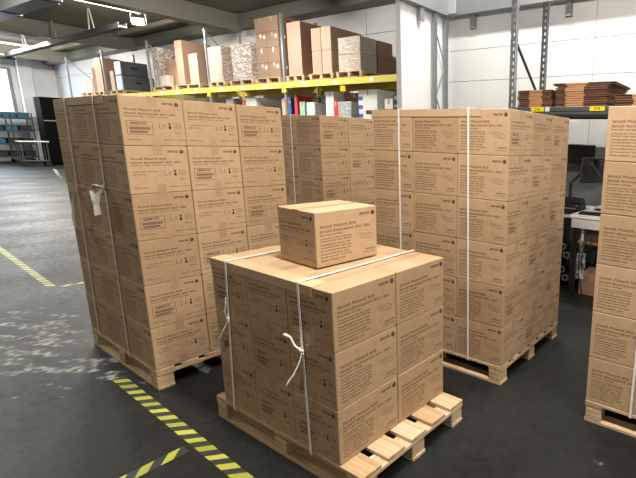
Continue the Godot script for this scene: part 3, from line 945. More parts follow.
func build_rack_loads() -> void:
	var g := "pallets on the yellow beams"
	var y := 3.076
	var t := y + PALLET_H
	for p in [[24.2, 25.4, "wooden pallet carrying wrapped bags on the yellow rack"], [22.98, 24.05, "wooden pallet under a tall slim carton on the yellow rack"], [21.15, 22.4, "wooden pallet under the grey machines on the yellow rack"], [17.3, 18.75, "wooden pallet under wrapped column and brown carton on rack"], [15.55, 17.1, "wooden pallet under two pink brown cartons on the rack"], [14.1, 14.98, "wooden pallet under white stretch wrapped load on the rack"], [12.65, 13.85, "wooden pallet under brown load half covered in film"], [11.4, 12.55, "wooden pallet under cartons with white stickers"], [10.4, 11.15, "wooden pallet under tall plain carton beside the stickered cartons"], [9.3, 10.2, "wooden pallet under four taped cartons on the yellow rack"], [8.3, 9.2, "wooden pallet under wrapped cartons beside the partition wall"]]:
		pallet(Vector3(-p[0], y, -7.46), 0.0, p[1] - p[0], 1.1, p[2], g, 1)
	var k1 := mat("load_kraft", Color(0.56, 0.43, 0.35), 0.8)
	var k2 := mat("load_pink", Color(0.63, 0.50, 0.43), 0.8)
	var k3 := mat("load_dark", Color(0.44, 0.32, 0.24), 0.8)
	var k4 := mat("load_grey_brown", Color(0.50, 0.40, 0.32), 0.8)
	var pale := mat("load_pale", Color(0.63, 0.54, 0.46), 0.7)
	var gc := "cartons on the yellow rack"
	crate("carton", "dark brown board carton behind the wrapped bag on rack", "carton", gc, 24.75, 25.35, t, 4.3, 7.9, 0.6, k3)
	crate("wrapped_bundle", "crumpled film wrapped bundle at the rack end", "bundle", gc, 24.25, 25.0, t, 3.75, 7.5, 0.38, pale, true)
	crate("carton", "tall slim pink brown carton beside the wrapped bundle", "carton", gc, 23.1, 23.75, t, 4.5, 7.5, 0.7, k2)
	crate("carton", "small carton between the slim carton and grey machines", "carton", gc, 21.98, 22.35, t, 3.95, 7.5, 0.6, pale)
	for a in [[t, 3.76, 1.02, "lower grey machine with pale blue front on rack"], [3.76, 4.26, 0.85, "upper grey machine with pale blue front on rack"]]:
		var m := thing("boxed_machine", a[3], "machine", Vector3(-21.55, a[0], -7.5), 0.0, "grey machines on the rack")
		var h: float = a[1] - a[0]
		part(m, "casing", box(Vector3(0.55, h - 0.004, a[2]), 0.02), mat("machine_grey", Color(0.30, 0.31, 0.33), 0.6), Vector3(0, h * 0.5, -a[2] * 0.5 - 0.02))
		part(m, "front_panel", box(Vector3(0.53, h - 0.03, 0.025), 0.008), mat("machine_front", Color(0.66, 0.74, 0.80), 0.5), Vector3(0, h * 0.5, -0.01))
		part(m, "grip", box(Vector3(0.02, 0.07, 0.2), 0.006), mat("machine_grip", Color(0.12, 0.12, 0.13), 0.6), Vector3(0.278, h * 0.55, -a[2] * 0.5))
	crate("wrapped_bundle", "tall narrow silver film wrapped column on rack", "bundle", gc, 18.2, 18.66, t, 4.5, 7.5, 0.9, k3, true)
	crate("carton", "brown carton beside the silver wrapped column on rack", "carton", gc, 17.4, 18.1, t, 4.05, 7.65, 0.8, k1)
	crate("wrapped_bundle", "low crumpled film bundle before the brown carton", "bundle", gc, 17.55, 18.1, t, 3.55, 7.44, 0.19, pale, true)
	crate("carton", "tallest slim pink carton on the rack beside a post", "carton", gc, 16.55, 17.02, t, 4.58, 7.5, 0.9, k2)
	crate("carton", "squat pale carton between slim pink carton and rack post", "carton", gc, 15.65, 16.2, t, 4.12, 7.5, 0.8, pale)
	crate("wrapped_bundle", "white stretch wrapped load beside the rack post", "bundle", gc, 14.25, 15.0, t, 4.22, 7.5, 0.95, mat("load_tan", Color(0.60, 0.49, 0.40), 0.7), true)
	crate("wrapped_bundle", "grey brown film covered load beside the white wrapped load", "bundle", gc, 12.72, 13.72, t, 4.2, 7.5, 0.95, k4, true)
	# tall block of stickered cartons: two columns, four tiers
	for i in 2:
		for k in 4:
			var h := (4.74 - t) / 4.0
			var o := crate("carton", "stickered grey brown carton, %s tier, %s" % [["lowest", "second", "third", "top"][k], ["beside the plain tall carton", "beside the film covered load"][i]], "carton", "stickered cartons on the rack", 11.44 + i * 0.52, 11.96 + i * 0.52, t + k * h, t + (k + 1) * h, 7.5, 0.95, k4)
			if k == 0 or k == 2:
				part(o, "sticker", box(Vector3(0.09, 0.08, 0.002), 0.0), mat("sticker", Color(0.88, 0.87, 0.82), 0.5), Vector3(0.16, h * 0.7, 0.471))
				part(o, "sticker", box(Vector3(0.002, 0.08, 0.09), 0.0), mat("sticker", Color(0.88, 0.87, 0.82), 0.5), Vector3(0.255, h * 0.7, 0.3))
	crate("carton", "tall plain pink brown carton beside the stickered cartons", "carton", gc, 10.52, 11.08, t, 4.5, 7.5, 0.95, k2)
	for i in 2:
		for k in 2:
			var h := (4.27 - t) / 2.0
			crate("carton", "taped pale carton of four, %s tier, %s" % [["lower", "upper"][k], ["towards the partition", "towards the plain carton"][i]], "carton", "four taped cartons on the rack", 9.38 + i * 0.37, 9.75 + i * 0.37, t + k * h, t + (k + 1) * h, 7.5, 0.95, k2 if i == 1 else pale)
	for k in 2:
		var h := (3.97 - t) / 2.0
		for j in 2:
			crate("wrapped_carton", "film wrapped carton beside the partition, %s tier, %s row" % [["lower", "upper"][k], ["front", "rear"][j]], "carton", "film wrapped cartons beside the partition", 8.39, 9.14, t + k * h, t + (k + 1) * h - 0.002, 7.5 + j * 0.53, 0.5, pale if j == 0 else k1, j == 0)

func build_lower_goods() -> void:
	# goods on the lower rack level that show below the yellow beam
	var g := "boxed goods under the yellow beam"
	var y := 1.978
	var white := mat("goods_white", Color(0.82, 0.82, 0.80), 0.5)
	var blue := mat("goods_blue", Color(0.16, 0.33, 0.66), 0.5)
	var red := mat("goods_red", Color(0.70, 0.14, 0.16), 0.5)
	var grey := mat("goods_grey", Color(0.5, 0.5, 0.5), 0.6)
	var cream := mat("goods_cream", Color(0.74, 0.66, 0.52), 0.7)
	crate("wrapped_bundle", "grey film wrapped box under the yellow beam", "bundle", g, 14.2, 14.6, y, 2.76, 7.7, 0.6, grey, true)
	crate("wrapped_bundle", "white plastic wrapped pack with red end under the beam", "bundle", g, 13.0, 13.55, y, 2.76, 7.7, 0.6, white, true)
	crate("goods_box", "small red box against the white plastic pack", "box", g, 13.57, 13.75, y, 2.7, 7.7, 0.5, red)
	crate("goods_box", "cream box beside the blue box under the beam", "box", g, 11.56, 11.8, y, 2.7, 7.7, 0.5, cream)
	var b := crate("goods_box", "blue box between cream and red boxes under beam", "box", g, 11.37, 11.55, y, 2.74, 7.7, 0.5, blue)
	part(b, "pale_band", box(Vector3(0.165, 0.07, 0.002), 0.0), mat("goods_pale_blue", Color(0.55, 0.68, 0.86), 0.5), Vector3(0, 0.62, 0.246))
	crate("goods_box", "red box beside the blue box under the beam", "box", g, 11.1, 11.24, y, 2.77, 7.7, 0.5, red)
	crate("goods_box", "pale green box beside the red box under beam", "box", g, 10.8, 11.02, y, 2.6, 7.7, 0.5, mat("goods_green", Color(0.55, 0.72, 0.62), 0.5))
	crate("wrapped_bundle", "pale wrapped pack beside the green box under beam", "bundle", g, 10.42, 10.75, y, 2.58, 7.72, 0.6, white, true)
	crate("goods_box", "white box with black foot beside the small red box", "box", g, 9.62, 9.95, y, 2.82, 7.7, 0.5, white)
	crate("goods_box", "brown box behind the small red box under beam", "box", g, 8.85, 9.6, y, 2.8, 8.0, 0.5, mat("load_dark", Color(0.44, 0.32, 0.24), 0.8))
	crate("goods_box", "small red box before the brown box under beam", "box", g, 9.42, 9.6, y, 2.58, 7.65, 0.33, red)
	crate("wrapped_bundle", "grey wrapped pack before the brown box under beam", "bundle", g, 8.9, 9.38, y, 2.56, 7.62, 0.34, grey, true)
	var w := crate("goods_box", "white box with blue striped end under the yellow beam", "box", g, 8.1, 8.75, y, 2.82, 7.7, 0.6, white)
	for k in 3:
		part(w, "blue_stripe", box(Vector3(0.15, 0.09, 0.002), 0.0), blue, Vector3(-0.24, 0.25 + k * 0.2, 0.295))
	part(w, "carry_slot", box(Vector3(0.34, 0.09, 0.003), 0.0), mat("machine_grip", Color(0.12, 0.12, 0.13), 0.6), Vector3(0.1, 0.33, 0.295))
	var s := crate("goods_box", "slim white box with red foot near the partition", "box", g, 7.6, 7.88, y, 2.6, 7.7, 0.5, white)
	part(s, "red_foot", box(Vector3(0.265, 0.07, 0.002), 0.0), red, Vector3(0, 0.36, 0.246))
	# black crates with hand slots
	for k in 4:
		var c := thing("black_crate", "black plastic crate beside the partition, %s of its stack" % ["lowest", "second", "third", "topmost"][k], "crate", Vector3(-7.36, y + k * 0.175, -7.85), 0.0, "black crates under the yellow beam")
		part(c, "body", box(Vector3(0.36, 0.17, 0.45), 0.012), mat("crate_black", Color(0.05, 0.05, 0.055), 0.5), Vector3(0, 0.0865, 0))
		for i in 2:
			part(c, "grid_opening", box(Vector3(0.09, 0.06, 0.004), 0.0), mat("crate_pale", Color(0.5, 0.5, 0.5), 0.5), Vector3(-0.08 + i * 0.16, 0.1, 0.2265))

func build_bench_rack() -> void:
	# galvanised rack over the workbench: uprights, shelf with flattened cartons
	var gal := mat("galvanised", Color(0.54, 0.56, 0.57), 0.45, 0.45)
	var dark := mat("brace_dark", Color(0.16, 0.17, 0.18), 0.5, 0.3)
	var o := thing("shelf_rack", "galvanised rack with dark shelf beam carrying flattened cartons", "rack", Vector3(0, 0, -4.6))
	for x in [-2.69, 0.2]:
		part(o, "upright", post_mesh(5.2, 0.06, 0.06), gal, Vector3(x, 0.01, 0))
		part(o, "upright", post_mesh(3.4, 0.06, 0.06), mat("post_dark", Color(0.38, 0.40, 0.41), 0.45, 0.6), Vector3(x, 0.01, -0.76))
		part(o, "brace", box(Vector3(0.025, 0.025, 0.8), 0.002), dark, Vector3(x, 3.42, -0.38), Basis(Vector3.RIGHT, 0.12))
		part(o, "brace", box(Vector3(0.025, 0.025, 1.0), 0.002), dark, Vector3(x, 2.52, -0.4), Basis(Vector3.RIGHT, -0.72))
		part(o, "brace", box(Vector3(0.025, 0.025, 0.72), 0.002), dark, Vector3(x, 0.4, -0.4))
	for z in [0.03, -0.78]:
		var bm := part(o, "shelf_beam", boxes([[Vector3(2.83, 0.045, 0.04), Vector3(0, 0.02, 0)], [Vector3(2.83, 0.035, 0.028), Vector3(0, -0.02, -0.004)]], 0.003), mat("beam_slate", Color(0.30, 0.32, 0.34), 0.5, 0.2), Vector3(-1.245, 2.045, z))
		if z > 0:
			part(bm, "lower_lip", box(Vector3(2.83, 0.03, 0.03), 0.002), mat("beam_black", Color(0.06, 0.07, 0.07), 0.5), Vector3(0, -0.05, 0))
			var i := 0
			for x in [-2.32, -1.64]:
				var tg := part(bm, "shelf_label", box(Vector3(0.16, 0.048, 0.003), 0.0), mat("label_yellow", Color(0.86, 0.80, 0.16), 0.5), Vector3(x + 1.245, 0.02, 0.0225))
				var tm := TextMesh.new()
				tm.text = ["218", "219"][i]
				tm.font_size = 32
				tm.pixel_size = 0.0012
				tm.depth = 0.001
				part(tg, "digits", tm, mat("ink_black", Color(0.05, 0.05, 0.05), 0.6), Vector3(0, 0, 0.002))
				i += 1
			part(bm, "white_card", box(Vector3(0.05, 0.048, 0.003), 0.0), mat("tag_white", Color(0.86, 0.86, 0.83), 0.5), Vector3(-2.2 + 1.245, 0.02, 0.0225))
	for k in 6:
		part(o, "shelf_board", box(Vector3(0.46, 0.018, 0.84), 0.002), wood("shelf_wood_pale", Color(0.62, 0.48, 0.35)), Vector3(-2.43 + k * 0.474, 2.0775, -0.375))
	# flattened cartons
	var y0 := 2.088
	var tones := [Color(0.46, 0.33, 0.25), Color(0.40, 0.29, 0.22), Color(0.52, 0.37, 0.28)]
	var bundles := [[-2.44, 9, 0.44, 0.0, 0.022, "bundle beside the upright"], [-1.88, 11, 0.60, -3.0, 0.0235, "bundle between the two shelf labels"], [-1.26, 5, 0.5, 1.0, 0.025, "low bundle past the second label"]]
	for b in bundles:
		for k in b[1]:
			var last: bool = k == b[1] - 1 and b[1] > 10
			var lab := "flattened carton, %s sheet, %s" % [["lowest", "second", "third", "fourth", "fifth", "sixth", "seventh", "eighth", "ninth", "tenth", "eleventh"][k], b[5]]
			var f := thing("flat_carton", lab, "flat carton", Vector3(b[0] + rng.randf_range(-0.012, 0.012), y0 + k * b[4], -5.0 + rng.randf_range(-0.01, 0.015)), deg_to_rad(b[3] + rng.randf_range(-1, 1) + (4.0 if last else 0.0)), "flattened cartons on the shelf")
			var wdt: float = b[2] + (0.1 if last else 0.0)
			part(f, "panel", boxes([[Vector3(wdt, 0.007, 0.62), Vector3(0, b[4] - 0.0045, 0)], [Vector3(wdt - 0.01, 0.007, 0.6), Vector3(0, 0.005, 0)]], 0.001), mat("flat_%d" % (k % 3), tones[k % 3], 0.85))
			part(f, "folded_flap", box(Vector3(wdt * 0.36, b[4] - 0.004, 0.63), 0.002), mat("flat_flap", Color(0.72, 0.55, 0.40), 0.8), Vector3(wdt * (0.05 if b[1] != 11 else -0.1), b[4] * 0.5, 0.005))
	# galvanised frame in the corner: high channels, hanging brackets and the corner upright
	var c := thing("channel_frame", "galvanised channel frame high in the wall corner", "frame", Vector3.ZERO)
	part(c, "channel", boxes([[Vector3(8.9, 0.3, 0.01), Vector3(0, 0.15, 0.05)], [Vector3(8.9, 0.012, 0.12), Vector3(0, 0, 0)], [Vector3(8.9, 0.012, 0.12), Vector3(0, 0.3, 0)]], 0.002), gal, Vector3(-0.1, 3.56, -5.9))
	part(c, "channel", boxes([[Vector3(0.01, 0.3, 1.45), Vector3(0.05, 0.15, 0)], [Vector3(0.12, 0.012, 1.45), Vector3(0, 0, 0)], [Vector3(0.12, 0.012, 1.45), Vector3(0, 0.3, 0)]], 0.002), gal, Vector3(-4.62, 3.56, -5.1))
	part(c, "joint_plate", box(Vector3(0.16, 0.2, 0.012), 0.002), mat("plate_pale", Color(0.74, 0.76, 0.77), 0.4, 0.5), Vector3(-4.5, 3.68, -5.83))
	for x in [-4.2, -2.64, -1.0, 0.6]:
		part(c, "bracket", boxes([[Vector3(0.07, 0.6, 0.01), Vector3(0, 0.05, 0)], [Vector3(0.01, 0.6, 0.06), Vector3(0.035, 0.05, -0.03)], [Vector3(0.01, 0.6, 0.06), Vector3(-0.035, 0.05, -0.03)]], 0.001), gal, Vector3(x, 3.62, -5.94))
	part(c, "bracket", boxes([[Vector3(0.01, 0.6, 0.07), Vector3(0, 0.05, 0)], [Vector3(0.05, 0.6, 0.01), Vector3(-0.025, 0.05, 0.035)], [Vector3(0.05, 0.6, 0.01), Vector3(-0.025, 0.05, -0.035)]], 0.001), gal, Vector3(-4.6, 3.62, -5.28))
	var q := thing("upright_frame", "perforated galvanised upright frame standing in the wall corner", "frame", Vector3(-4.6, 0, -5.58))
	for z in [0.0, -0.27]:
		part(q, "upright", post_mesh(3.55, 0.05, 0.05), gal, Vector3(0, 0, z), Basis(Vector3.UP, PI / 2))
	var lat := []
	for k in 7:
		lat.append([Vector3(0.015, 0.54, 0.015), Vector3(-0.02, 0.3 + k * 0.46, -0.135), Basis(Vector3.RIGHT, 0.45 if k % 2 == 0 else -0.45)])
	part(q, "bracing", boxes(lat, 0.001), gal)

func build_workbench() -> void:
	var o := thing("workbench", "white topped packing bench under the shelf rack", "bench", Vector3(-1.87, 0, -4.56))
	var white := mat("bench_white", Color(0.82, 0.82, 0.80), 0.45)
	part(o, "table_top", box(Vector3(2.0, 0.035, 1.1), 0.004), white, Vector3(1.0, 0.93, -0.55))
	part(o, "apron", box(Vector3(1.96, 0.11, 0.03), 0.004), white, Vector3(1.0, 0.857, -0.03))
	for x in [0.06, 1.94]:
		for z in [-0.06, -1.03]:
			part(o, "leg", box(Vector3(0.045, 0.91, 0.045), 0.004), mat("leg_dark", Color(0.10, 0.105, 0.105), 0.5, 0.3), Vector3(x, 0.456, z))
	part(o, "lower_shelf", box(Vector3(1.92, 0.025, 0.9), 0.003), wood("shelf_wood_pale", Color(0.62, 0.48, 0.35)), Vector3(1.0, 0.62, -0.58))
	part(o, "stretcher", box(Vector3(1.84, 0.05, 0.03), 0.003), mat("leg_grey", Color(0.25, 0.26, 0.26), 0.5, 0.3), Vector3(1.0, 0.16, -1.03))
	var sc := thing("desk_screen", "grey fabric desk screen standing behind the monitors", "screen panel", Vector3(-2.0, 0, -5.9))
	part(sc, "panel", box(Vector3(2.6, 1.62, 0.03), 0.005), mat("screen_fabric", Color(0.34, 0.345, 0.355), 0.9), Vector3(0, 0.87, 0))
	for x in [-1.2, 1.2]:
		part(sc, "foot", box(Vector3(0.05, 0.06, 0.1), 0.006), mat("leg_dark", Color(0.10, 0.105, 0.105), 0.5, 0.3), Vector3(x, 0.03, 0))
	# second table further along towards the wall
	var s := thing("side_table", "grey side table behind the packing bench end", "table", Vector3(-2.62, 0, -4.85))
	part(s, "table_top", box(Vector3(0.72, 0.03, 1.0), 0.004), mat("side_grey", Color(0.62, 0.63, 0.65), 0.5), Vector3(0.36, 0.87, -0.5))
	for x in [0.05, 0.68]:
		for z in [-0.06, -0.94]:
			part(s, "leg", box(Vector3(0.04, 0.855, 0.04), 0.003), mat("leg_grey", Color(0.25, 0.26, 0.26), 0.5, 0.3), Vector3(x, 0.4285, z))
	part(s, "lower_shelf", box(Vector3(0.72, 0.02, 0.9), 0.003), mat("leg_grey", Color(0.25, 0.26, 0.26), 0.5, 0.3), Vector3(0.36, 0.36, -0.5))
	part(s, "lower_shelf", box(Vector3(0.72, 0.02, 0.9), 0.003), mat("leg_grey", Color(0.25, 0.26, 0.26), 0.5, 0.3), Vector3(0.36, 0.08, -0.5))
	monitor(Vector3(-2.24, 0.8865, -5.42), deg_to_rad(20), 0.58, "black monitor on a bent arm facing the stack, seen square on", 0.64)
	monitor(Vector3(-1.80, 0.9485, -5.16), deg_to_rad(-118), 0.5, "black monitor turned edgewise beside the carton stack", 0.46)
	# desktop printer / dock
	var p := thing("label_printer", "black desktop printer on the side table below the monitors", "printer", Vector3(-2.07, 0.8865, -5.04), deg_to_rad(6))
	var black := mat("plastic_black", Color(0.045, 0.047, 0.05), 0.42)
	part(p, "body", box(Vector3(0.34, 0.13, 0.26), 0.02), black, Vector3(0, 0.066, 0))
	part(p, "lid", boxes([[Vector3(0.3, 0.05, 0.2), Vector3(0, 0.15, -0.02)], [Vector3(0.2, 0.02, 0.1), Vector3(0, 0.178, -0.02)]], 0.012), mat("plastic_charcoal", Color(0.09, 0.092, 0.095), 0.4))
	part(p, "paper_slot", box(Vector3(0.22, 0.012, 0.004), 0.0), mat("slot_grey", Color(0.4, 0.4, 0.42), 0.5), Vector3(0, 0.075, 0.131))
	part(p, "button", box(Vector3(0.03, 0.015, 0.006), 0.002), mat("slot_grey", Color(0.4, 0.4, 0.42), 0.5), Vector3(0.12, 0.105, 0.131))
	var kb := thing("keyboard", "dark keyboard lying on the bench before the printer", "keyboard", Vector3(-1.60, 0.9475, -4.72), deg_to_rad(10))
	part(kb, "base", box(Vector3(0.42, 0.018, 0.14), 0.004), black, Vector3(0, 0.009, 0))
	for r in 4:
		for c in 13:
			part(kb, "key", box(Vector3(0.025, 0.008, 0.025), 0.002), mat("plastic_charcoal", Color(0.09, 0.092, 0.095), 0.4), Vector3(-0.18 + c * 0.03, 0.022, -0.045 + r * 0.03))
	var sh := thing("paper_sheet", "white paper sheets spread on the bench edge", "paper", Vector3(-1.68, 0.948, -4.86), deg_to_rad(-14))
	part(sh, "sheet", box(Vector3(0.21, 0.001, 0.05), 0.0), mat("paper", Color(0.9, 0.9, 0.88), 0.7), Vector3(0, 0.0005, 0))
	# rolled tubes with open ends on the side table's shelves
	var n := 0
	for q in [[-2.10, 0.416, -4.84], [-1.985, 0.416, -4.82], [-2.04, 0.509, -4.83], [-2.10, 0.136, -4.84], [-1.985, 0.136, -4.82], [-2.04, 0.229, -4.83], [-2.215, 0.416, -4.83], [-2.215, 0.136, -4.84]]:
		var t := thing("toner_tube", "black tube with open ring end on the side table, %s" % ["upper shelf outer", "upper shelf inner", "upper shelf on top", "lower shelf outer", "lower shelf inner", "lower shelf on top", "upper shelf end", "lower shelf end"][n], "tube", Vector3(q[0], q[1], q[2]), deg_to_rad(22), "black tubes on the side table")
		part(t, "barrel", tube([Vector3(0, 0, -0.4), Vector3(0, 0, 0)], 0.045, 14), black)
		var st := start()
		for k in 16:
			var a0 := TAU * k / 16
			var a1 := TAU * (k + 1) / 16
			var d0 := Vector3(cos(a0), sin(a0), 0)
			var d1 := Vector3(cos(a1), sin(a1), 0)
			quad(st, [d0 * 0.026, d1 * 0.026, d1 * 0.04, d0 * 0.04], Vector3.BACK, [Vector2.ZERO, Vector2.ZERO, Vector2.ZERO, Vector2.ZERO])
			quad(st, [d0 * 0.04, d1 * 0.04, d1 * 0.04 + Vector3(0, 0, -0.01), d0 * 0.04 + Vector3(0, 0, -0.01)], (d0 + d1).normalized(), [Vector2.ZERO, Vector2.ZERO, Vector2.ZERO, Vector2.ZERO])
		part(t, "end_ring", st.commit(), mat("ring_grey", Color(0.55, 0.57, 0.60), 0.4, 0.3), Vector3(0, 0, 0.008))
		n += 1
	crate("carton", "small open brown carton standing under the packing bench", "carton", "", 1.45, 1.78, 0.0, 0.26, 4.72, 0.35, mat("load_kraft", Color(0.56, 0.43, 0.35), 0.8))
	crate("carton", "narrow pale carton lying on the bench lower shelf", "carton", "", 1.35, 1.75, 0.6335, 0.70, 4.75, 0.5, mat("load_pink", Color(0.63, 0.50, 0.43), 0.8))
	var cb := thing("cable_loop", "black cables hanging under the packing bench", "cable", Vector3(-1.66, 0, -4.6))
	part(cb, "cable", tube([Vector3(0, 0.8, -0.05), Vector3(-0.03, 0.6, 0.02), Vector3(-0.05, 0.42, 0.02), Vector3(0.0, 0.34, 0.02), Vector3(0.06, 0.45, 0.02), Vector3(0.04, 0.62, 0.02), Vector3(0.05, 0.8, -0.05)], 0.008, 8), black)
	part(cb, "cable", tube([Vector3(0.02, 0.8, -0.05), Vector3(-0.07, 0.55, 0.02), Vector3(-0.08, 0.3, 0.0), Vector3(-0.02, 0.02, -0.02)], 0.006, 8), black)
	var bag := thing("plastic_bag", "clear plastic bag hanging beside the bench leg", "bag", Vector3(-1.74, 0, -4.66))
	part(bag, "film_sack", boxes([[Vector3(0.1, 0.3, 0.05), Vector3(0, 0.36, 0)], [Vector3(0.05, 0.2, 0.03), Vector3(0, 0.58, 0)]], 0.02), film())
	part(bag, "tie", box(Vector3(0.03, 0.16, 0.015), 0.004), white, Vector3(0, 0.73, 0))

func monitor(at: Vector3, turn: float, w: float, label: String, lift := 0.58) -> void:
	var o := thing("monitor", label, "monitor", at, turn, "")
	var black := mat("plastic_black", Color(0.045, 0.047, 0.05), 0.42)
	var h := w * 0.6
	var tilt := Basis(Vector3.RIGHT, -0.08)
	part(o, "base", boxes([[Vector3(0.16, 0.018, 0.14), Vector3(0, 0.009, -0.14)]], 0.006), black)
	part(o, "arm", boxes([[Vector3(0.04, 0.3, 0.04), Vector3(0, 0.16, -0.14)], [Vector3(0.04, 0.36, 0.035), Vector3(0.1, 0.42, -0.12), Basis(Vector3.BACK, -0.75)], [Vector3(0.09, 0.09, 0.06), Vector3(0.02, 0.54, -0.07)]], 0.008), mat("arm_grey", Color(0.12, 0.125, 0.13), 0.45))
	var p := part(o, "casing", box(Vector3(w, h, 0.04), 0.008), black, Vector3(0, lift, 0), tilt)
	part(p, "screen", box(Vector3(w - 0.03, h - 0.04, 0.003), 0.0), mat("screen_glass", Color(0.03, 0.034, 0.038), 0.25), Vector3(0, 0.004, 0.0205))

# ------------------------------------------------------------------ far end of the hall
func build_far_corner() -> void:
	var gal := mat("galvanised", Color(0.54, 0.56, 0.57), 0.45, 0.45)
	# window in the far wall
	var w := part(self, "window_1", box(Vector3(0.08, 2.3, 2.6), 0.01), mat("window_frame", Color(0.5, 0.51, 0.48), 0.5), Vector3(-33.97, 3.55, -6.0))
	tag(w, "bright window with grey frame in the far wall", "", "", "structure")
	var pane := mat("window_glow", Color(0.9, 0.93, 0.95), 0.3)
	pane.emission_enabled = true
	pane.emission = Color(0.88, 0.94, 1.0)
	pane.emission_energy_multiplier = 0.9
	for i in 2:
		part(w, "pane", box(Vector3(0.02, 2.1, 1.1), 0.0), pane, Vector3(0.045, 0, -0.6 + i * 1.2))
	var l := AreaLight3D.new()
	l.name = "light"
	l.area_size = Vector2(2.3, 2.1)
	l.light_energy = 16.0
	l.light_color = Color(0.88, 0.94, 1.0)
	l.shadow_enabled = true
	l.area_range = 60.0
	l.rotation.y = -PI / 2
	l.position.x = 0.08
	w.add_child(l)
	structure("wall_pier", "white pier on the far wall beside the window", box(Vector3(0.4, 5.3, 0.5), 0.01), mat("wall_white", Color(0.83, 0.84, 0.84), 0.6), Vector3(-33.8, 2.65, -7.75))
	# trolley with crates
	var t := thing("shelf_trolley", "wheeled wire trolley loaded with blue and black bins", "trolley", Vector3(-32.6, 0, -6.6))
	for x in [-0.45, 0.45]:
		for z in [-0.75, 0.0, 0.75]:
			part(t, "post", tube([Vector3(x, 0.16, z), Vector3(x, 2.45, z)], 0.025, 8), mat("trolley_steel", Color(0.22, 0.23, 0.24), 0.5, 0.4))
			part(t, "caster", tube([Vector3(x - 0.03, 0.08, z), Vector3(x + 0.03, 0.08, z)], 0.08, 12), mat("rubber", Color(0.04, 0.04, 0.04), 0.7))
	for k in 4:
		part(t, "shelf", boxes([[Vector3(0.95, 0.03, 1.55), Vector3(0, 0.3 + k * 0.62, 0)], [Vector3(0.02, 0.07, 1.55), Vector3(0.47, 0.31 + k * 0.62, 0)]], 0.004), mat("trolley_steel", Color(0.22, 0.23, 0.24), 0.5, 0.4))
	var bl := mat("bin_blue", Color(0.08, 0.33, 0.45), 0.5)
	var bk := mat("bin_black", Color(0.05, 0.055, 0.06), 0.5)
	for k in 4:
		for i in 3:
			var blue := (k == 3) or (k == 2 and i == 1) or (k == 1 and i == 0)
			var b := thing("storage_bin", "%s bin on the wheeled trolley, %s shelf, %s" % ["blue" if blue else "black", ["lowest", "second", "third", "top"][k], ["window end", "middle", "cabinet end"][i]], "bin", Vector3(-32.6, 0.317 + k * 0.62, -6.1 - i * 0.5), 0.0, "bins on the wheeled trolley")
			part(b, "body", boxes([[Vector3(0.7, 0.02, 0.42), Vector3(0, 0.01, 0)], [Vector3(0.7, 0.28, 0.02), Vector3(0, 0.14, 0.2)], [Vector3(0.7, 0.28, 0.02), Vector3(0, 0.14, -0.2)], [Vector3(0.02, 0.28, 0.42), Vector3(0.34, 0.14, 0)], [Vector3(0.02, 0.28, 0.42), Vector3(-0.34, 0.14, 0)]], 0.006), bl if blue else bk)
			part(b, "rim", boxes([[Vector3(0.74, 0.03, 0.03), Vector3(0, 0.27, 0.205)], [Vector3(0.74, 0.03, 0.03), Vector3(0, 0.27, -0.205)], [Vector3(0.03, 0.03, 0.43), Vector3(0.355, 0.27, 0)], [Vector3(0.03, 0.03, 0.43), Vector3(-0.355, 0.27, 0)]], 0.004), mat("bin_rim", Color(0.12, 0.14, 0.16), 0.5))
	# black cabinet
	var c := thing("metal_cabinet", "tall black metal cabinet near the far wall", "cabinet", Vector3(-30.3, 0, -7.95))
	var cb := mat("cabinet_black", Color(0.03, 0.032, 0.03), 0.8)
	cb.metallic_specular = 0.15
	mat("cabinet_door", Color(0.028, 0.03, 0.028), 0.75).metallic_specular = 0.15
	part(c, "body", box(Vector3(0.9, 3.15, 1.5), 0.01), cb, Vector3(0, 1.6, 0))
	for z in [-0.37, 0.37]:
		var dr := part(c, "door", box(Vector3(0.03, 1.95, 0.7), 0.006), mat("cabinet_door", Color(0.028, 0.03, 0.028), 0.75), Vector3(0.466, 1.08, z))
		part(dr, "handle", box(Vector3(0.03, 0.2, 0.03), 0.005), gal, Vector3(0.03, 0.05, -signf(z) * 0.28))
		part(c, "upper_panel", box(Vector3(0.03, 1.0, 0.7), 0.006), mat("cabinet_door", Color(0.028, 0.03, 0.028), 0.75), Vector3(0.466, 2.62, z))
	part(c, "rail", box(Vector3(0.04, 0.04, 1.46), 0.004), gal, Vector3(0.47, 2.09, 0))
	# work trolley in front of the cabinet
	var k := thing("hand_trolley", "low dark trolley with a white tray before the black cabinet", "trolley", Vector3(-29.0, 0, -6.5))
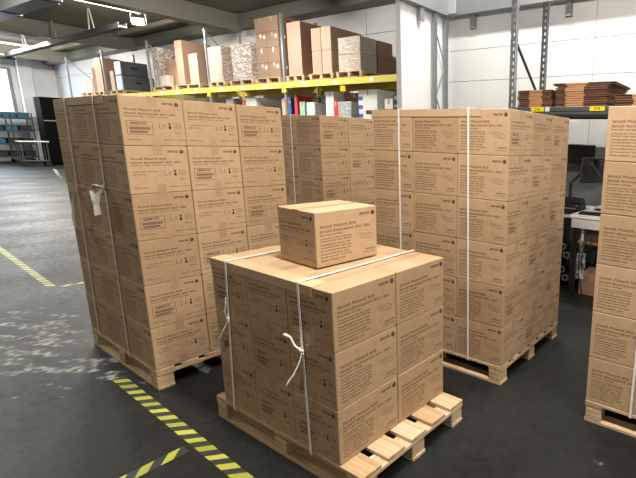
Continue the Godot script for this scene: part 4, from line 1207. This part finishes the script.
	part(k, "frame", boxes([[Vector3(0.5, 0.04, 0.9), Vector3(0, 0.25, 0)], [Vector3(0.04, 0.9, 0.04), Vector3(-0.22, 0.65, 0.42)], [Vector3(0.04, 0.9, 0.04), Vector3(-0.22, 0.65, -0.42)], [Vector3(0.04, 0.9, 0.04), Vector3(0.22, 0.65, 0.42)], [Vector3(0.04, 0.9, 0.04), Vector3(0.22, 0.65, -0.42)]], 0.004), mat("leg_grey", Color(0.25, 0.26, 0.26), 0.5, 0.3))
	part(k, "tray", box(Vector3(0.56, 0.05, 1.0), 0.01), mat("tray_white", Color(0.75, 0.75, 0.73), 0.5), Vector3(0, 1.12, 0))
	for x in [-0.2, 0.2]:
		for z in [-0.38, 0.38]:
			part(k, "caster", tube([Vector3(x - 0.02, 0.115, z), Vector3(x + 0.02, 0.115, z)], 0.115, 12), mat("rubber", Color(0.04, 0.04, 0.04), 0.7))
	var e := thing("control_box", "grey electrical control box mounted on the pier", "control box", Vector3(-33.58, 1.6, -7.75))
	part(e, "body", box(Vector3(0.02, 0.7, 0.5), 0.005), mat("control_grey", Color(0.5, 0.51, 0.5), 0.5), Vector3(0, 0.35, 0))
	part(e, "door", box(Vector3(0.05, 0.62, 0.44), 0.01), mat("control_door", Color(0.58, 0.59, 0.58), 0.5), Vector3(0.035, 0.35, 0))
	# hand pallet truck at the edge of view
	var h := thing("pallet_truck", "black hand pallet truck parked on the open floor", "pallet truck", Vector3(-20.9, 0, -3.35))
	for z in [-0.2, 0.2]:
		part(h, "fork", box(Vector3(1.15, 0.06, 0.16), 0.01), cb, Vector3(0, 0.14, z))
		part(h, "roller", tube([Vector3(0.45, 0.045, z - 0.05), Vector3(0.45, 0.045, z + 0.05)], 0.045, 10), mat("rubber", Color(0.04, 0.04, 0.04), 0.7))
	part(h, "hydraulic_unit", boxes([[Vector3(0.2, 0.35, 0.56), Vector3(-0.62, 0.32, 0)], [Vector3(0.1, 0.2, 0.1), Vector3(-0.72, 0.5, 0)]], 0.02), cb)
	part(h, "steering_wheel", tube([Vector3(-0.66, 0.1, -0.08), Vector3(-0.66, 0.1, 0.08)], 0.1, 14), mat("rubber", Color(0.04, 0.04, 0.04), 0.7))
	part(h, "tiller", boxes([[Vector3(0.04, 0.75, 0.04), Vector3(-0.8, 0.85, 0), Basis(Vector3.BACK, 0.2)], [Vector3(0.04, 0.04, 0.36), Vector3(-0.88, 1.22, 0)]], 0.008), cb)
